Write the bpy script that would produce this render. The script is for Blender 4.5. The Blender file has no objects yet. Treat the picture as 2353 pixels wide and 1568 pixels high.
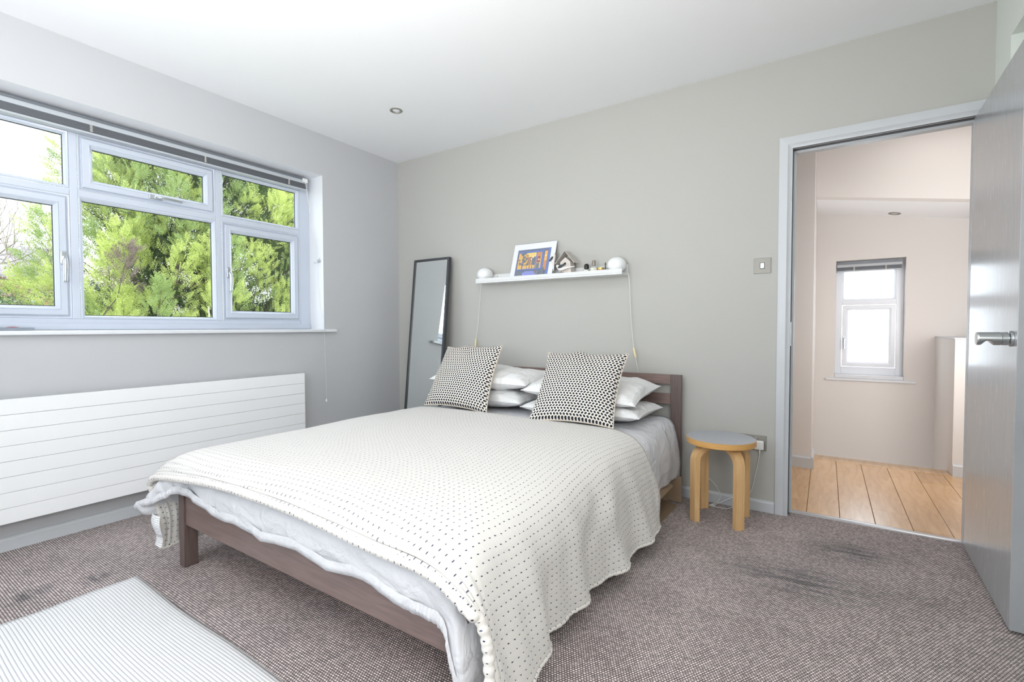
import bpy, math, random
import numpy as np
from mathutils import Vector, Matrix, noise as mnoise
PI = math.pi
random.seed(7)
RS = np.random.RandomState(11)
C = bpy.context.scene.collection
SC = bpy.context.scene

# ------------------------------------------------------------------ camera
YAW, PITCH, ROLL = 0.5825, -0.0285, -0.0016
cam_d = bpy.data.cameras.new('camera'); cam = bpy.data.objects.new('camera', cam_d); C.objects.link(cam)
fw = Vector((-math.sin(YAW)*math.cos(PITCH), math.cos(YAW)*math.cos(PITCH), math.sin(PITCH)))
r0 = Vector((math.cos(YAW), math.sin(YAW), 0)); u0 = r0.cross(fw)
rr = r0*math.cos(ROLL)+u0*math.sin(ROLL); uu = -r0*math.sin(ROLL)+u0*math.cos(ROLL)
cam.matrix_world = Matrix(((rr.x, uu.x, -fw.x, 3.1669), (rr.y, uu.y, -fw.y, -2.9862), (rr.z, uu.z, -fw.z, 1.0333), (0, 0, 0, 1)))
cam_d.sensor_width = 36; cam_d.sensor_fit = 'HORIZONTAL'; cam_d.lens = 1096.23/2353*36
cam_d.clip_start = 0.02; cam_d.clip_end = 200
SC.camera = cam
# ------------------------------------------------------------------ world, lights, exposure
SC.view_settings.view_transform = 'Standard'; SC.view_settings.look = 'None'
SC.view_settings.gamma = 1; SC.view_settings.use_curve_mapping = False
SC.view_settings.exposure = 0.1
W = bpy.data.worlds.new('world'); SC.world = W; W.use_nodes = True
wn = W.node_tree.nodes; wl = W.node_tree.links
bg = wn['Background']; bg.inputs['Color'].default_value = (0.90, 0.96, 1.06, 1); bg.inputs['Strength'].default_value = 4.1

def area(name, loc, target, sx, sy, power, color=(1, 1, 1), portal=False):
    d = bpy.data.lights.new(name, 'AREA'); d.shape = 'RECTANGLE'; d.size = sx; d.size_y = sy
    d.energy = power; d.color = color
    o = bpy.data.objects.new(name, d); C.objects.link(o); o.location = loc
    v = Vector(target)-Vector(loc)
    o.rotation_euler = v.to_track_quat('-Z', 'Y').to_euler()
    if portal: d.cycles.is_portal = True
    return o
area('window_portal', (-0.33, -1.77, 1.62), (1, -1.77, 1.62), 2.1, 1.2, 1, portal=True)
area('hall_window_portal', (3.47, 2.42, 1.1), (3.47, 0, 1.1), 0.55, 1.1, 1, portal=True)
area('front_opening_fill', (1.9, -4.35, 1.6), (1.9, 0, 1.2), 2.5, 1.3, 8, (0.97, 0.985, 1.0))  # added area fill outside the invented rear window
area('side_fill', (3.72, -3.05, 1.45), (1.0, -2.1, 0.6), 0.7, 0.9, 28, (1.0, 0.985, 0.965))  # unseen fill added from the right for bed side and left wall
area('stairwell_fill', (3.5, 1.80, -2.45), (3.5, 1.80, 2.0), 0.5, 0.3, 12, (1.0, 0.985, 0.97))  # added fill from below, stands for light off the lower stairs
area('hall_ceiling_fill', (3.9, 0.75, 2.42), (3.7, 0.8, 0), 0.9, 0.7, 4.0, (1.0, 0.97, 0.94))  # added fill hidden above the door head to brighten the landing
area('landing_fill', (4.15, 0.5, 1.1), (3.35, 2.1, 1.2), 0.5, 0.5, 12, (1.0, 0.97, 0.95))  # added fill out of view, brightens the far stair wall
area('ceiling_bounce_fill', (2.15, -3.2, 1.0), (2.05, -2.95, 2.478), 1.0, 1.0, 60, (1, 0.99, 0.98))  # added upward fill out of view, imitates flash bounced off the ceiling

# ------------------------------------------------------------------ node helpers
def srgb(r, g, b):
    f = lambda c: (c/12.92 if c <= 0.04045 else ((c+0.055)/1.055)**2.4)
    return (f(r/255), f(g/255), f(b/255), 1)
def newmat(name):
    m = bpy.data.materials.new(name); m.use_nodes = True
    nt = m.node_tree; p = nt.nodes['Principled BSDF']
    return m, nt, p
def N(nt, t, **kw):
    n = nt.nodes.new(t)
    for k, v in kw.items():
        if k.startswith('i_'):
            n.inputs[k[2:].replace('_', ' ')].default_value = v
        else: setattr(n, k, v)
    return n
def coords(nt, kind='Object', scale=(1, 1, 1), rot=(0, 0, 0)):
    tc = N(nt, 'ShaderNodeTexCoord'); mp = N(nt, 'ShaderNodeMapping')
    mp.inputs['Scale'].default_value = scale; mp.inputs['Rotation'].default_value = rot
    nt.links.new(tc.outputs[kind], mp.inputs['Vector']); return mp.outputs['Vector']
def bump(nt, p, height, strength=0.3, dist=0.002):
    b = N(nt, 'ShaderNodeBump'); b.inputs['Strength'].default_value = strength; b.inputs['Distance'].default_value = dist
    nt.links.new(height, b.inputs['Height']); nt.links.new(b.outputs['Normal'], p.inputs['Normal']); return b
def mathn(nt, op, a, b=None, c=None):
    n = N(nt, 'ShaderNodeMath', operation=op)
    for i, v in enumerate((a, b, c)):
        if v is None: continue
        if isinstance(v, (int, float)): n.inputs[i].default_value = v
        else: nt.links.new(v, n.inputs[i])
    return n.outputs[0]
def mixc(nt, fac, a, b, mode='MIX'):
    n = N(nt, 'ShaderNodeMix', data_type='RGBA', blend_type=mode)
    for s, v in ((0, fac), (6, a), (7, b)):
        if isinstance(v, (int, float, tuple)): n.inputs[s].default_value = v
        else: nt.links.new(v, n.inputs[s])
    return n.outputs[2]
def ramp(nt, fac, stops):
    n = N(nt, 'ShaderNodeValToRGB'); cr = n.color_ramp
    while len(cr.elements) < len(stops): cr.elements.new(0.5)
    for e, (p, c) in zip(cr.elements, stops): e.position = p; e.color = c
    nt.links.new(fac, n.inputs[0]); return n.outputs[0]
def plain(name, col, rough=0.5, metal=0.0, nscale=0, nstr=0.1, ndist=0.001, var=0.0, spec=None, stretch=(1, 1, 1)):
    m, nt, p = newmat(name)
    p.inputs['Base Color'].default_value = col; p.inputs['Roughness'].default_value = rough; p.inputs['Metallic'].default_value = metal
    if spec is not None: p.inputs['Specular IOR Level'].default_value = spec
    if nscale:
        v = coords(nt, 'Object', stretch)
        n = N(nt, 'ShaderNodeTexNoise'); n.inputs['Scale'].default_value = nscale; n.inputs['Detail'].default_value = 3
        nt.links.new(v, n.inputs['Vector'])
        if nstr: bump(nt, p, n.outputs['Fac'], nstr, ndist)
        if var:
            c = mixc(nt, n.outputs['Fac'], tuple(x*(1-var) for x in col[:3])+(1,), tuple(min(1, x*(1+var)) for x in col[:3])+(1,))
            nt.links.new(c, p.inputs['Base Color'])
    return m

MT = {}
MT['paint_room'] = plain('greige_wall_paint', srgb(186, 185, 180), 0.75, nscale=260, nstr=0.08, ndist=0.0006)
MT['paint_left'] = plain('pale_grey_wall_paint', srgb(193, 194, 197), 0.75, nscale=260, nstr=0.08, ndist=0.0006)
MT['paint_right_lit'] = plain('lit_wall_paint', srgb(226, 232, 226), 0.75, nscale=220, nstr=0.06, ndist=0.0005)  # wall paint lightened so the right wall looks window-lit
MT['paint_ceiling'] = plain('white_ceiling_paint', srgb(238, 239, 241), 0.85, nscale=200, nstr=0.05, ndist=0.0005)
MT['paint_hall'] = plain('warm_hall_paint', srgb(224, 220, 217), 0.75, nscale=220, nstr=0.06, ndist=0.0005)
MT['reveal'] = plain('white_reveal_paint', srgb(230, 232, 236), 0.7, nscale=200, nstr=0.05, ndist=0.0005)
MT['paint_wood'] = plain('white_gloss_woodwork', srgb(202, 205, 209), 0.35, nscale=90, nstr=0.06, ndist=0.0008, stretch=(1, 1, 0.1))
MT['upvc'] = plain('backlit_upvc', srgb(196, 203, 216), 0.28, nscale=300, nstr=0.02, ndist=0.0004)  # white plastic, darkened in colour because the frames stand backlit
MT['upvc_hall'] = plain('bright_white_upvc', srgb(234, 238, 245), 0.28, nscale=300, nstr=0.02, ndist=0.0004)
MT['upvc_dark'] = plain('black_glazing_gasket', srgb(35, 37, 42), 0.5)
MT['sill'] = plain('white_window_board', srgb(222, 225, 230), 0.3, nscale=60, nstr=0.03)
MT['radiator'] = plain('white_enamel', srgb(247, 248, 250), 0.22, nscale=30, nstr=0.02)
MT['chrome'] = plain('satin_chrome', srgb(206, 210, 213), 0.3, 1.0, nscale=400, nstr=0.03)
MT['brushed'] = plain('brushed_nickel', srgb(150, 143, 132), 0.42, 0.6, nscale=200, nstr=0.05, stretch=(1, 1, 14))
MT['steel_plate'] = plain('brushed_steel_plate', srgb(150, 148, 141), 0.5, 0.4, nscale=300, nstr=0.05, stretch=(1, 1, 20))
MT['plastic_white'] = plain('white_plastic', srgb(238, 238, 236), 0.35, nscale=200, nstr=0.01)
MT['plastic_black'] = plain('black_plastic', srgb(28, 28, 30), 0.3, nscale=200, nstr=0.01)
MT['plastic_cream'] = plain('cream_plastic', srgb(232, 218, 176), 0.4, nscale=100, nstr=0.01)
MT['cord'] = plain('white_cord', srgb(224, 222, 214), 0.6, nscale=500, nstr=0.1)
MT['shelf'] = plain('white_foil_shelf', srgb(224, 225, 225), 0.35, nscale=80, nstr=0.02)
MT['globe'] = plain('opal_glass', srgb(238, 239, 240), 0.2, nscale=20, nstr=0.01)
MT['mirror'] = plain('mirror_silver', (0.86, 0.9, 0.89, 1), 0.01, 1.0)
MT['mirror_frame'] = plain('dark_grey_stain', srgb(62, 63, 68), 0.4, nscale=70, nstr=0.15, ndist=0.0006, stretch=(12, 12, 1), var=0.15)
MT['cardboard'] = plain('brown_cardboard', srgb(150, 128, 106), 0.85, nscale=120, nstr=0.1, var=0.08)
MT['carton_edge'] = plain('cardboard_edge', srgb(170, 146, 120), 0.9, nscale=300, nstr=0.3, var=0.15)
MT['ceramic'] = plain('unglazed_ceramic', srgb(214, 205, 198), 0.7, nscale=60, nstr=0.15, ndist=0.001, var=0.06)
MT['ceramic_roof'] = plain('grey_ceramic', srgb(196, 190, 184), 0.75, nscale=80, nstr=0.2, ndist=0.001, var=0.06)
MT['ceramic_white'] = plain('white_glazed_ceramic', srgb(236, 232, 228), 0.35, nscale=60, nstr=0.08)
MT['ceramic_black'] = plain('black_speckled_glaze', srgb(58, 66, 70), 0.5, nscale=700, nstr=0.2, var=0.5)
MT['gold'] = plain('gold_lid', srgb(214, 182, 110), 0.3, 0.9)
MT['amber'] = plain('amber_glass_jar', srgb(196, 150, 96), 0.3, nscale=60, nstr=0.02)
MT['paper'] = plain('white_mount_board', srgb(232, 233, 240), 0.6, nscale=200, nstr=0.03)
MT['label_paper'] = plain('bottle_label', srgb(222, 222, 206), 0.7, nscale=150, nstr=0.02)
MT['birch_edge'] = None
MT['grey_lino'] = plain('grey_linoleum', srgb(180, 182, 188), 0.45, nscale=350, nstr=0.03, var=0.02)
MT['sheet'] = None
MT['alu'] = plain('aluminium_threshold', srgb(205, 206, 210), 0.3, 0.9, nscale=200, nstr=0.04, stretch=(1, 20, 1))
MT['tray'] = plain('silver_tray', srgb(176, 184, 194), 0.25, 0.8, nscale=30, nstr=0.03)
MT['crimson'] = plain('crimson_felt', srgb(150, 36, 52), 0.7, nscale=60, nstr=0.1)
MT['blind'] = plain('backlit_grey_slats', srgb(128, 132, 138), 0.35, 0.3, nscale=100, nstr=0.02)  # slat grey with the backlit shade put into its colour
MT['blind_rail'] = plain('white_blind_rail', srgb(184, 189, 195), 0.3, nscale=100, nstr=0.02)
MT['trunk'] = plain('conifer_bark', srgb(70, 58, 52), 0.9, nscale=20, nstr=0.8, ndist=0.02, var=0.2, stretch=(1, 1, 0.2))
MT['branch'] = plain('bare_branch_bark', srgb(168, 156, 146), 0.9, nscale=30, nstr=0.5, ndist=0.01, var=0.2)

# glass: thin pane, transmits straight through with a faint reflection
m, nt, p = newmat('window_glass'); nt.nodes.remove(p)
out = nt.nodes['Material Output']; tr = N(nt, 'ShaderNodeBsdfTransparent'); gl = N(nt, 'ShaderNodeBsdfGlossy'); gl.inputs['Roughness'].default_value = 0.0
tr.inputs['Color'].default_value = (0.96, 0.98, 0.97, 1)
fr = N(nt, 'ShaderNodeFresnel'); gg = N(nt, 'ShaderNodeNewGeometry'); nt.links.new(mathn(nt, 'MULTIPLY_ADD', gg.outputs['Backfacing'], 1/1.45-1.45, 1.45), fr.inputs['IOR']); ms = N(nt, 'ShaderNodeMixShader')
nt.links.new(fr.outputs[0], ms.inputs[0]); nt.links.new(tr.outputs[0], ms.inputs[1]); nt.links.new(gl.outputs[0], ms.inputs[2]); nt.links.new(ms.outputs[0], out.inputs['Surface'])
MT['glass'] = m
m, nt, p = newmat('bottle_glass'); p.inputs['Base Color'].default_value = (0.85, 0.87, 0.85, 1); p.inputs['Roughness'].default_value = 0.08
p.inputs['Transmission Weight'].default_value = 0.7; MT['bottle'] = m

# painted grey door, satin with vertical brush marks
m, nt, p = newmat('grey_satin_door_paint'); p.inputs['Roughness'].default_value = 0.2
v = coords(nt, 'Object', (1, 14, 0.6)); n = N(nt, 'ShaderNodeTexNoise', i_Scale=9.0, i_Detail=5.0); nt.links.new(v, n.inputs['Vector'])
nt.links.new(mixc(nt, n.outputs['Fac'], srgb(158, 161, 165), srgb(182, 183, 185)), p.inputs['Base Color'])
v2 = coords(nt, 'Object', (1, 30, 1)); n2 = N(nt, 'ShaderNodeTexNoise', i_Scale=12.0, i_Detail=4.0); nt.links.new(v2, n2.inputs['Vector'])
nt.links.new(mathn(nt, 'MULTIPLY_ADD', n2.outputs['Fac'], 0.22, 0.12), p.inputs['Roughness'])
bump(nt, p, n2.outputs['Fac'], 0.12, 0.001); p.inputs['Coat Weight'].default_value = 0.3; p.inputs['Coat Roughness'].default_value = 0.15
MT['door'] = m

# bed: dark stained wood with fine open grain
def wood(name, c1, c2, rough, sc=(2, 30, 30), gs=3.0, bst=0.08):
    m, nt, p = newmat(name); p.inputs['Roughness'].default_value = rough
    v = coords(nt, 'Object', sc); n = N(nt, 'ShaderNodeTexNoise', i_Scale=gs, i_Detail=6.0, i_Roughness=0.6); n.inputs['Distortion'].default_value = 0.6
    nt.links.new(v, n.inputs['Vector'])
    nt.links.new(ramp(nt, n.outputs['Fac'], [(0.3, c1), (0.7, c2)]), p.inputs['Base Color'])
    bump(nt, p, n.outputs['Fac'], bst, 0.001); return m
MT['bed_x'] = wood('dark_stained_wood_long', srgb(110, 91, 86), srgb(132, 111, 105), 0.34)  # rail brown lightened in colour to carry its sheen
MT['bed_z'] = wood('dark_stained_wood_upright', srgb(90, 76, 73), srgb(112, 95, 90), 0.34, (30, 30, 2))
MT['birch'] = wood('lacquered_birch', srgb(216, 172, 118), srgb(234, 196, 144), 0.35, (14, 14, 1.2), 4.0, 0.03)
MT['birch_edge'] = wood('birch_edge', srgb(208, 156, 88), srgb(226, 178, 112), 0.35, (3, 3, 40), 4.0, 0.03)

# carpet: flat woven loops, checkered rows, with worn dark streaks
m, nt, p = newmat('woven_loop_carpet'); p.inputs['Roughness'].default_value = 0.95; p.inputs['Specular IOR Level'].default_value = 0.15
tc = N(nt, 'ShaderNodeTexCoord'); sep = N(nt, 'ShaderNodeSeparateXYZ'); nt.links.new(tc.outputs['Object'], sep.inputs[0])
PX, PY = 0.0092, 0.0082
nz0 = N(nt, 'ShaderNodeTexNoise', i_Scale=60.0, i_Detail=2.0); nt.links.new(tc.outputs['Object'], nz0.inputs['Vector'])
jx = mathn(nt, 'MULTIPLY_ADD', nz0.outputs['Fac'], 0.004, sep.outputs[0])
ry = mathn(nt, 'DIVIDE', sep.outputs[1], PY)
row = mathn(nt, 'FLOOR', ry)
off = mathn(nt, 'MULTIPLY', mathn(nt, 'MODULO', mathn(nt, 'ABSOLUTE', row), 2.0), 0.5)
rx = mathn(nt, 'ADD', mathn(nt, 'DIVIDE', jx, PX), off)
fx = mathn(nt, 'ABSOLUTE', mathn(nt, 'SINE', mathn(nt, 'MULTIPLY', rx, PI)))
fy = mathn(nt, 'ABSOLUTE', mathn(nt, 'SINE', mathn(nt, 'MULTIPLY', ry, PI)))
hgt = mathn(nt, 'MULTIPLY', mathn(nt, 'POWER', fx, 0.8), mathn(nt, 'POWER', fy, 0.8))
cc = N(nt, 'ShaderNodeCombineXYZ'); nt.links.new(mathn(nt, 'FLOOR', rx), cc.inputs[0]); nt.links.new(row, cc.inputs[1])
wnz = N(nt, 'ShaderNodeTexWhiteNoise', noise_dimensions='3D'); nt.links.new(cc.outputs[0], wnz.inputs['Vector'])
col = ramp(nt, hgt, [(0.12, srgb(100, 89, 89)), (0.5, srgb(170, 158, 157)), (0.95, srgb(234, 225, 223))])
var = mathn(nt, 'MULTIPLY_ADD', wnz.outputs['Value'], 0.5, 0.72)
n = N(nt, 'ShaderNodeTexNoise', i_Scale=3.5, i_Detail=4.0); nt.links.new(tc.outputs['Object'], n.inputs['Vector'])
var = mathn(nt, 'MULTIPLY', var, mathn(nt, 'MULTIPLY_ADD', n.outputs['Fac'], 0.5, 0.76))
vm = N(nt, 'ShaderNodeVectorMath', operation='SCALE'); nt.links.new(col, vm.inputs[0]); nt.links.new(var, vm.inputs['Scale'])
# worn streaks (shape of their own): rotated stretched noise inside soft blobs
def blob(cx, cy, rx_, ry_, ang, streak):
    mp = N(nt, 'ShaderNodeMapping', vector_type='TEXTURE'); mp.inputs['Location'].default_value = (cx, cy, 0); mp.inputs['Rotation'].default_value = (0, 0, ang); mp.inputs['Scale'].default_value = (rx_, ry_, 1)
    nt.links.new(tc.outputs['Object'], mp.inputs['Vector'])
    ln = N(nt, 'ShaderNodeVectorMath', operation='LENGTH'); nt.links.new(mp.outputs[0], ln.inputs[0])
    e = mathn(nt, 'SUBTRACT', 1.15, ln.outputs['Value'])
    nn = N(nt, 'ShaderNodeTexNoise', i_Scale=streak, i_Detail=4.0); 
    m3 = N(nt, 'ShaderNodeMapping'); m3.inputs['Scale'].default_value = (0.5, 2.2, 1); nt.links.new(mp.outputs[0], m3.inputs['Vector']); nt.links.new(m3.outputs[0], nn.inputs['Vector'])
    t = mathn(nt, 'MULTIPLY', mathn(nt, 'MAXIMUM', e, 0.0), mathn(nt, 'MAXIMUM', mathn(nt, 'SUBTRACT', mathn(nt, 'MULTIPLY', nn.outputs['Fac'], 5.0), 1.75), 0.0))
    return mathn(nt, 'MINIMUM', t, 1.0)
b = blob(3.08, -0.74, 0.30, 0.17, 0.12, 2.2)
for a in ((3.28, -0.33, 0.20, 0.12, 0.15, 2.2), (0.60, -2.50, 0.06, 0.10, 0.3, 1.2), (0.66, -2.31, 0.06, 0.07, 0.2, 1.5)): b = mathn(nt, 'MAXIMUM', b, blob(*a))
nt.links.new(mixc(nt, mathn(nt, 'MULTIPLY', b, 0.62), vm.outputs[0], srgb(72, 76, 80)), p.inputs['Base Color'])
bump(nt, p, hgt, 0.7, 0.003)
MT['carpet'] = m

# white ribbed rug with rows of tiny grey stitches running along X
m, nt, p = newmat('white_ribbed_cotton_rug'); p.inputs['Roughness'].default_value = 0.95; p.inputs['Specular IOR Level'].default_value = 0.1
tc = N(nt, 'ShaderNodeTexCoord'); sep = N(nt, 'ShaderNodeSeparateXYZ'); nt.links.new(tc.outputs['UV'], sep.inputs[0])
ry = mathn(nt, 'DIVIDE', sep.outputs[1], 0.0098); rx = mathn(nt, 'DIVIDE', sep.outputs[0], 0.0055)
sy = mathn(nt, 'ABSOLUTE', mathn(nt, 'SINE', mathn(nt, 'MULTIPLY', ry, PI)))
sx = mathn(nt, 'ABSOLUTE', mathn(nt, 'SINE', mathn(nt, 'MULTIPLY', mathn(nt, 'ADD', rx, mathn(nt, 'MULTIPLY', mathn(nt, 'FLOOR', ry), 0.37)), PI)))
line = mathn(nt, 'MULTIPLY', mathn(nt, 'LESS_THAN', sy, 0.38), mathn(nt, 'GREATER_THAN', sx, 0.45))
nt.links.new(mixc(nt, line, srgb(228, 228, 228), srgb(166, 167, 178)), p.inputs['Base Color'])
bump(nt, p, sy, 0.5, 0.002); MT['rug'] = m

# coverlet: off-white cotton with a square lattice of navy stitches, from the UVs (metres)
def coverlet_mat(name, base, pitch, border=False):
    m, nt, p = newmat(name); p.inputs['Roughness'].default_value = 0.9; p.inputs['Specular IOR Level'].default_value = 0.15
    p.inputs['Sheen Weight'].default_value = 0.1
    tc = N(nt, 'ShaderNodeTexCoord'); sep = N(nt, 'ShaderNodeSeparateXYZ'); nt.links.new(tc.outputs['UV'], sep.inputs[0])
    nz = N(nt, 'ShaderNodeTexNoise', i_Scale=14.0, i_Detail=2.0); nt.links.new(tc.outputs['UV'], nz.inputs['Vector'])
    j = mathn(nt, 'MULTIPLY_ADD', nz.outputs['Fac'], 0.012, -0.006)
    u = mathn(nt, 'DIVIDE', mathn(nt, 'ADD', sep.outputs[0], j), pitch); v = mathn(nt, 'DIVIDE', mathn(nt, 'SUBTRACT', sep.outputs[1], j), pitch)
    row = mathn(nt, 'FLOOR', v)
    du = mathn(nt, 'SUBTRACT', mathn(nt, 'FRACT', u), 0.5); dv = mathn(nt, 'SUBTRACT', mathn(nt, 'FRACT', v), 0.5)
    a = mathn(nt, 'DIVIDE', du, 0.066); b_ = mathn(nt, 'DIVIDE', dv, 0.135)
    # lean of each dash
    d2 = mathn(nt, 'ADD', mathn(nt, 'POWER', mathn(nt, 'ABSOLUTE', mathn(nt, 'ADD', a, mathn(nt, 'MULTIPLY', b_, 0.25))), 2.5), mathn(nt, 'POWER', mathn(nt, 'ABSOLUTE', b_), 2.5))
    cc = N(nt, 'ShaderNodeCombineXYZ'); nt.links.new(mathn(nt, 'FLOOR', u), cc.inputs[0]); nt.links.new(row, cc.inputs[1])
    wz = N(nt, 'ShaderNodeTexWhiteNoise', noise_dimensions='3D'); nt.links.new(cc.outputs[0], wz.inputs['Vector'])
    dot = mathn(nt, 'LESS_THAN', d2, mathn(nt, 'MULTIPLY_ADD', wz.outputs['Value'], 1.1, 0.45))
    ink = mixc(nt, wz.outputs['Value'], srgb(30, 32, 48), srgb(96, 96, 116))
    nt.links.new(mixc(nt, dot, base, ink), p.inputs['Base Color'])
    # quilting ridges along both directions, crinkles
    w1 = N(nt, 'ShaderNodeTexNoise', i_Scale=1.0, i_Detail=3.0); mp = N(nt, 'ShaderNodeMapping'); mp.inputs['Scale'].default_value = (18, 130, 1) if not border else (150, 20, 1)
    nt.links.new(tc.outputs['UV'], mp.inputs['Vector']); nt.links.new(mp.outputs[0], w1.inputs['Vector'])
    sn = mathn(nt, 'POWER', mathn(nt, 'ABSOLUTE', mathn(nt, 'SINE', mathn(nt, 'MULTIPLY', mathn(nt, 'ADD', u, 0.5), PI))), 0.5)
    h = mathn(nt, 'ADD', mathn(nt, 'MULTIPLY', w1.outputs['Fac'], 0.9), mathn(nt, 'MULTIPLY', sn, 0.5))
    h = mathn(nt, 'SUBTRACT', h, mathn(nt, 'MULTIPLY', dot, 0.4))
    bump(nt, p, h, 0.5, 0.0022); return m
MT['coverlet'] = coverlet_mat('stitched_cotton_coverlet', srgb(220, 217, 213), 0.0235)
MT['coverlet_hem'] = coverlet_mat('stitched_coverlet_border', srgb(222, 218, 213), 0.0235, True)
m, nt, p = newmat('white_cotton_bedding'); p.inputs['Base Color'].default_value = srgb(215, 215, 219); p.inputs['Roughness'].default_value = 0.85; p.inputs['Specular IOR Level'].default_value = 0.15
v = coords(nt, 'Object', (1, 1, 1)); n = N(nt, 'ShaderNodeTexNoise', i_Scale=9.0, i_Detail=4.0); n.inputs['Distortion'].default_value = 1.2; nt.links.new(v, n.inputs['Vector'])
n2 = N(nt, 'ShaderNodeTexNoise', i_Scale=45.0, i_Detail=2.0); nt.links.new(v, n2.inputs['Vector'])
bump(nt, p, mathn(nt, 'ADD', n.outputs['Fac'], mathn(nt, 'MULTIPLY', n2.outputs['Fac'], 0.15)), 0.6, 0.03); MT['sheet'] = m
mp2, nt2, p2 = newmat('white_pillowcase'); p2.inputs['Base Color'].default_value = srgb(238, 238, 238); p2.inputs['Roughness'].default_value = 0.85; p2.inputs['Specular IOR Level'].default_value = 0.15
v = coords(nt2, 'Object'); n = N(nt2, 'ShaderNodeTexNoise', i_Scale=7.0, i_Detail=3.0); n.inputs['Distortion'].default_value = 1.6; nt2.links.new(v, n.inputs['Vector']); bump(nt2, p2, n.outputs['Fac'], 0.7, 0.03); MT['pillowcase'] = mp2
MT['mattress'] = plain('mattress_ticking', srgb(225, 225, 225), 0.9, nscale=60, nstr=0.1)
m, nt, p = newmat('cream_cushion_back'); p.inputs['Base Color'].default_value = srgb(226, 214, 200); p.inputs['Roughness'].default_value = 0.9
v = coords(nt, 'Object'); n = N(nt, 'ShaderNodeTexNoise', i_Scale=60.0, i_Detail=3.0); nt.links.new(v, n.inputs['Vector']); bump(nt, p, n.outputs['Fac'], 0.2, 0.002); MT['cushion_back'] = m
# cushion: woven dark tufts on cream
m, nt, p = newmat('black_and_cream_woven_cushion'); p.inputs['Roughness'].default_value = 0.9; p.inputs['Specular IOR Level'].default_value = 0.15
tc = N(nt, 'ShaderNodeTexCoord'); sep = N(nt, 'ShaderNodeSeparateXYZ'); nt.links.new(tc.outputs['UV'], sep.inputs[0])
v = mathn(nt, 'MULTIPLY', sep.outputs[1], 30.0); row = mathn(nt, 'FLOOR', v)
par = mathn(nt, 'MODULO', row, 2.0)
u = mathn(nt, 'ADD', mathn(nt, 'MULTIPLY', sep.outputs[0], 25.0), mathn(nt, 'MULTIPLY', par, 0.42))
du = mathn(nt, 'SUBTRACT', mathn(nt, 'FRACT', u), 0.5); dv = mathn(nt, 'SUBTRACT', mathn(nt, 'FRACT', v), 0.5)
lean = mathn(nt, 'MULTIPLY_ADD', par, -0.6, 0.35)
a = mathn(nt, 'DIVIDE', mathn(nt, 'SUBTRACT', du, mathn(nt, 'MULTIPLY', dv, lean)), 0.33); b_ = mathn(nt, 'DIVIDE', dv, 0.40)
d2 = mathn(nt, 'ADD', mathn(nt, 'POWER', mathn(nt, 'ABSOLUTE', a), 2.4), mathn(nt, 'POWER', mathn(nt, 'ABSOLUTE', b_), 2.4))
dark = mathn(nt, 'LESS_THAN', d2, 1.0)
nt.links.new(mixc(nt, dark, srgb(238, 231, 222), srgb(44, 47, 56)), p.inputs['Base Color'])
bump(nt, p, mathn(nt, 'MAXIMUM', mathn(nt, 'SUBTRACT', 1.2, d2), 0.0), 0.5, 0.003); MT['cushion'] = m

# oak floorboards
def oak(i):
    m, nt, p = newmat('oak_board_%d' % i); p.inputs['Roughness'].default_value = 0.3; p.inputs['Coat Weight'].default_value = 1.0; p.inputs['Coat Roughness'].default_value = 0.24
    v = coords(nt, 'Object', (9, 1.1, 1)); n = N(nt, 'ShaderNodeTexNoise', i_Scale=2.2, i_Detail=7.0, i_Roughness=0.6); n.inputs['Distortion'].default_value = 1.4
    nt.links.new(v, n.inputs['Vector'])
    k = [0, 8, -8, 4][i]
    c = ramp(nt, n.outputs['Fac'], [(0.25, srgb(184+k, 132+k, 76+k)), (0.5, srgb(214+k, 166+k, 108+k)), (0.8, srgb(230+k, 188+k, 136+k))])
    vo = N(nt, 'ShaderNodeTexVoronoi', i_Scale=2.3); v3 = coords(nt, 'Object', (2.0, 1.3, 1)); nt.links.new(v3, vo.inputs['Vector'])
    kn = mathn(nt, 'MAXIMUM', mathn(nt, 'SUBTRACT', 1.0, mathn(nt, 'MULTIPLY', vo.outputs['Distance'], 14.0)), 0.0)
    nt.links.new(mixc(nt, mathn(nt, 'MULTIPLY', kn, 0.7), c, srgb(112, 80, 60)), p.inputs['Base Color'])
    bump(nt, p, n.outputs['Fac'], 0.06, 0.001); return m
OAK = [oak(i) for i in range(4)]

# foliage with random tint per leaf
def leafmat(name, c1, c2, c3, trans=0.35):
    m, nt, p = newmat(name); p.inputs['Roughness'].default_value = 0.7; p.inputs['Specular IOR Level'].default_value = 0.2
    g = N(nt, 'ShaderNodeNewGeometry')
    c = ramp(nt, g.outputs['Random Per Island'], [(0.0, c1), (0.5, c2), (1.0, c3)])
    nt.links.new(c, p.inputs['Base Color'])
    t = N(nt, 'ShaderNodeBsdfTranslucent'); nt.links.new(c, t.inputs['Color']); ms = N(nt, 'ShaderNodeMixShader'); ms.inputs[0].default_value = trans
    o = nt.nodes['Material Output']; nt.links.new(p.outputs[0], ms.inputs[1]); nt.links.new(t.outputs[0], ms.inputs[2]); nt.links.new(ms.outputs[0], o.inputs['Surface']); return m
MT['leaf_bright'] = leafmat('yellow_green_conifer_sprays', (0.44, 0.53, 0.13, 1), (0.56, 0.64, 0.19, 1), (0.68, 0.74, 0.30, 1))
MT['leaf_mid'] = leafmat('mid_green_conifer_sprays', (0.26, 0.35, 0.11, 1), (0.36, 0.46, 0.16, 1), (0.46, 0.55, 0.24, 1))
MT['leaf_dark'] = leafmat('shaded_inner_conifer_sprays', (0.07, 0.12, 0.04, 1), (0.11, 0.17, 0.055, 1), (0.16, 0.23, 0.08, 1), 0.2)
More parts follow.
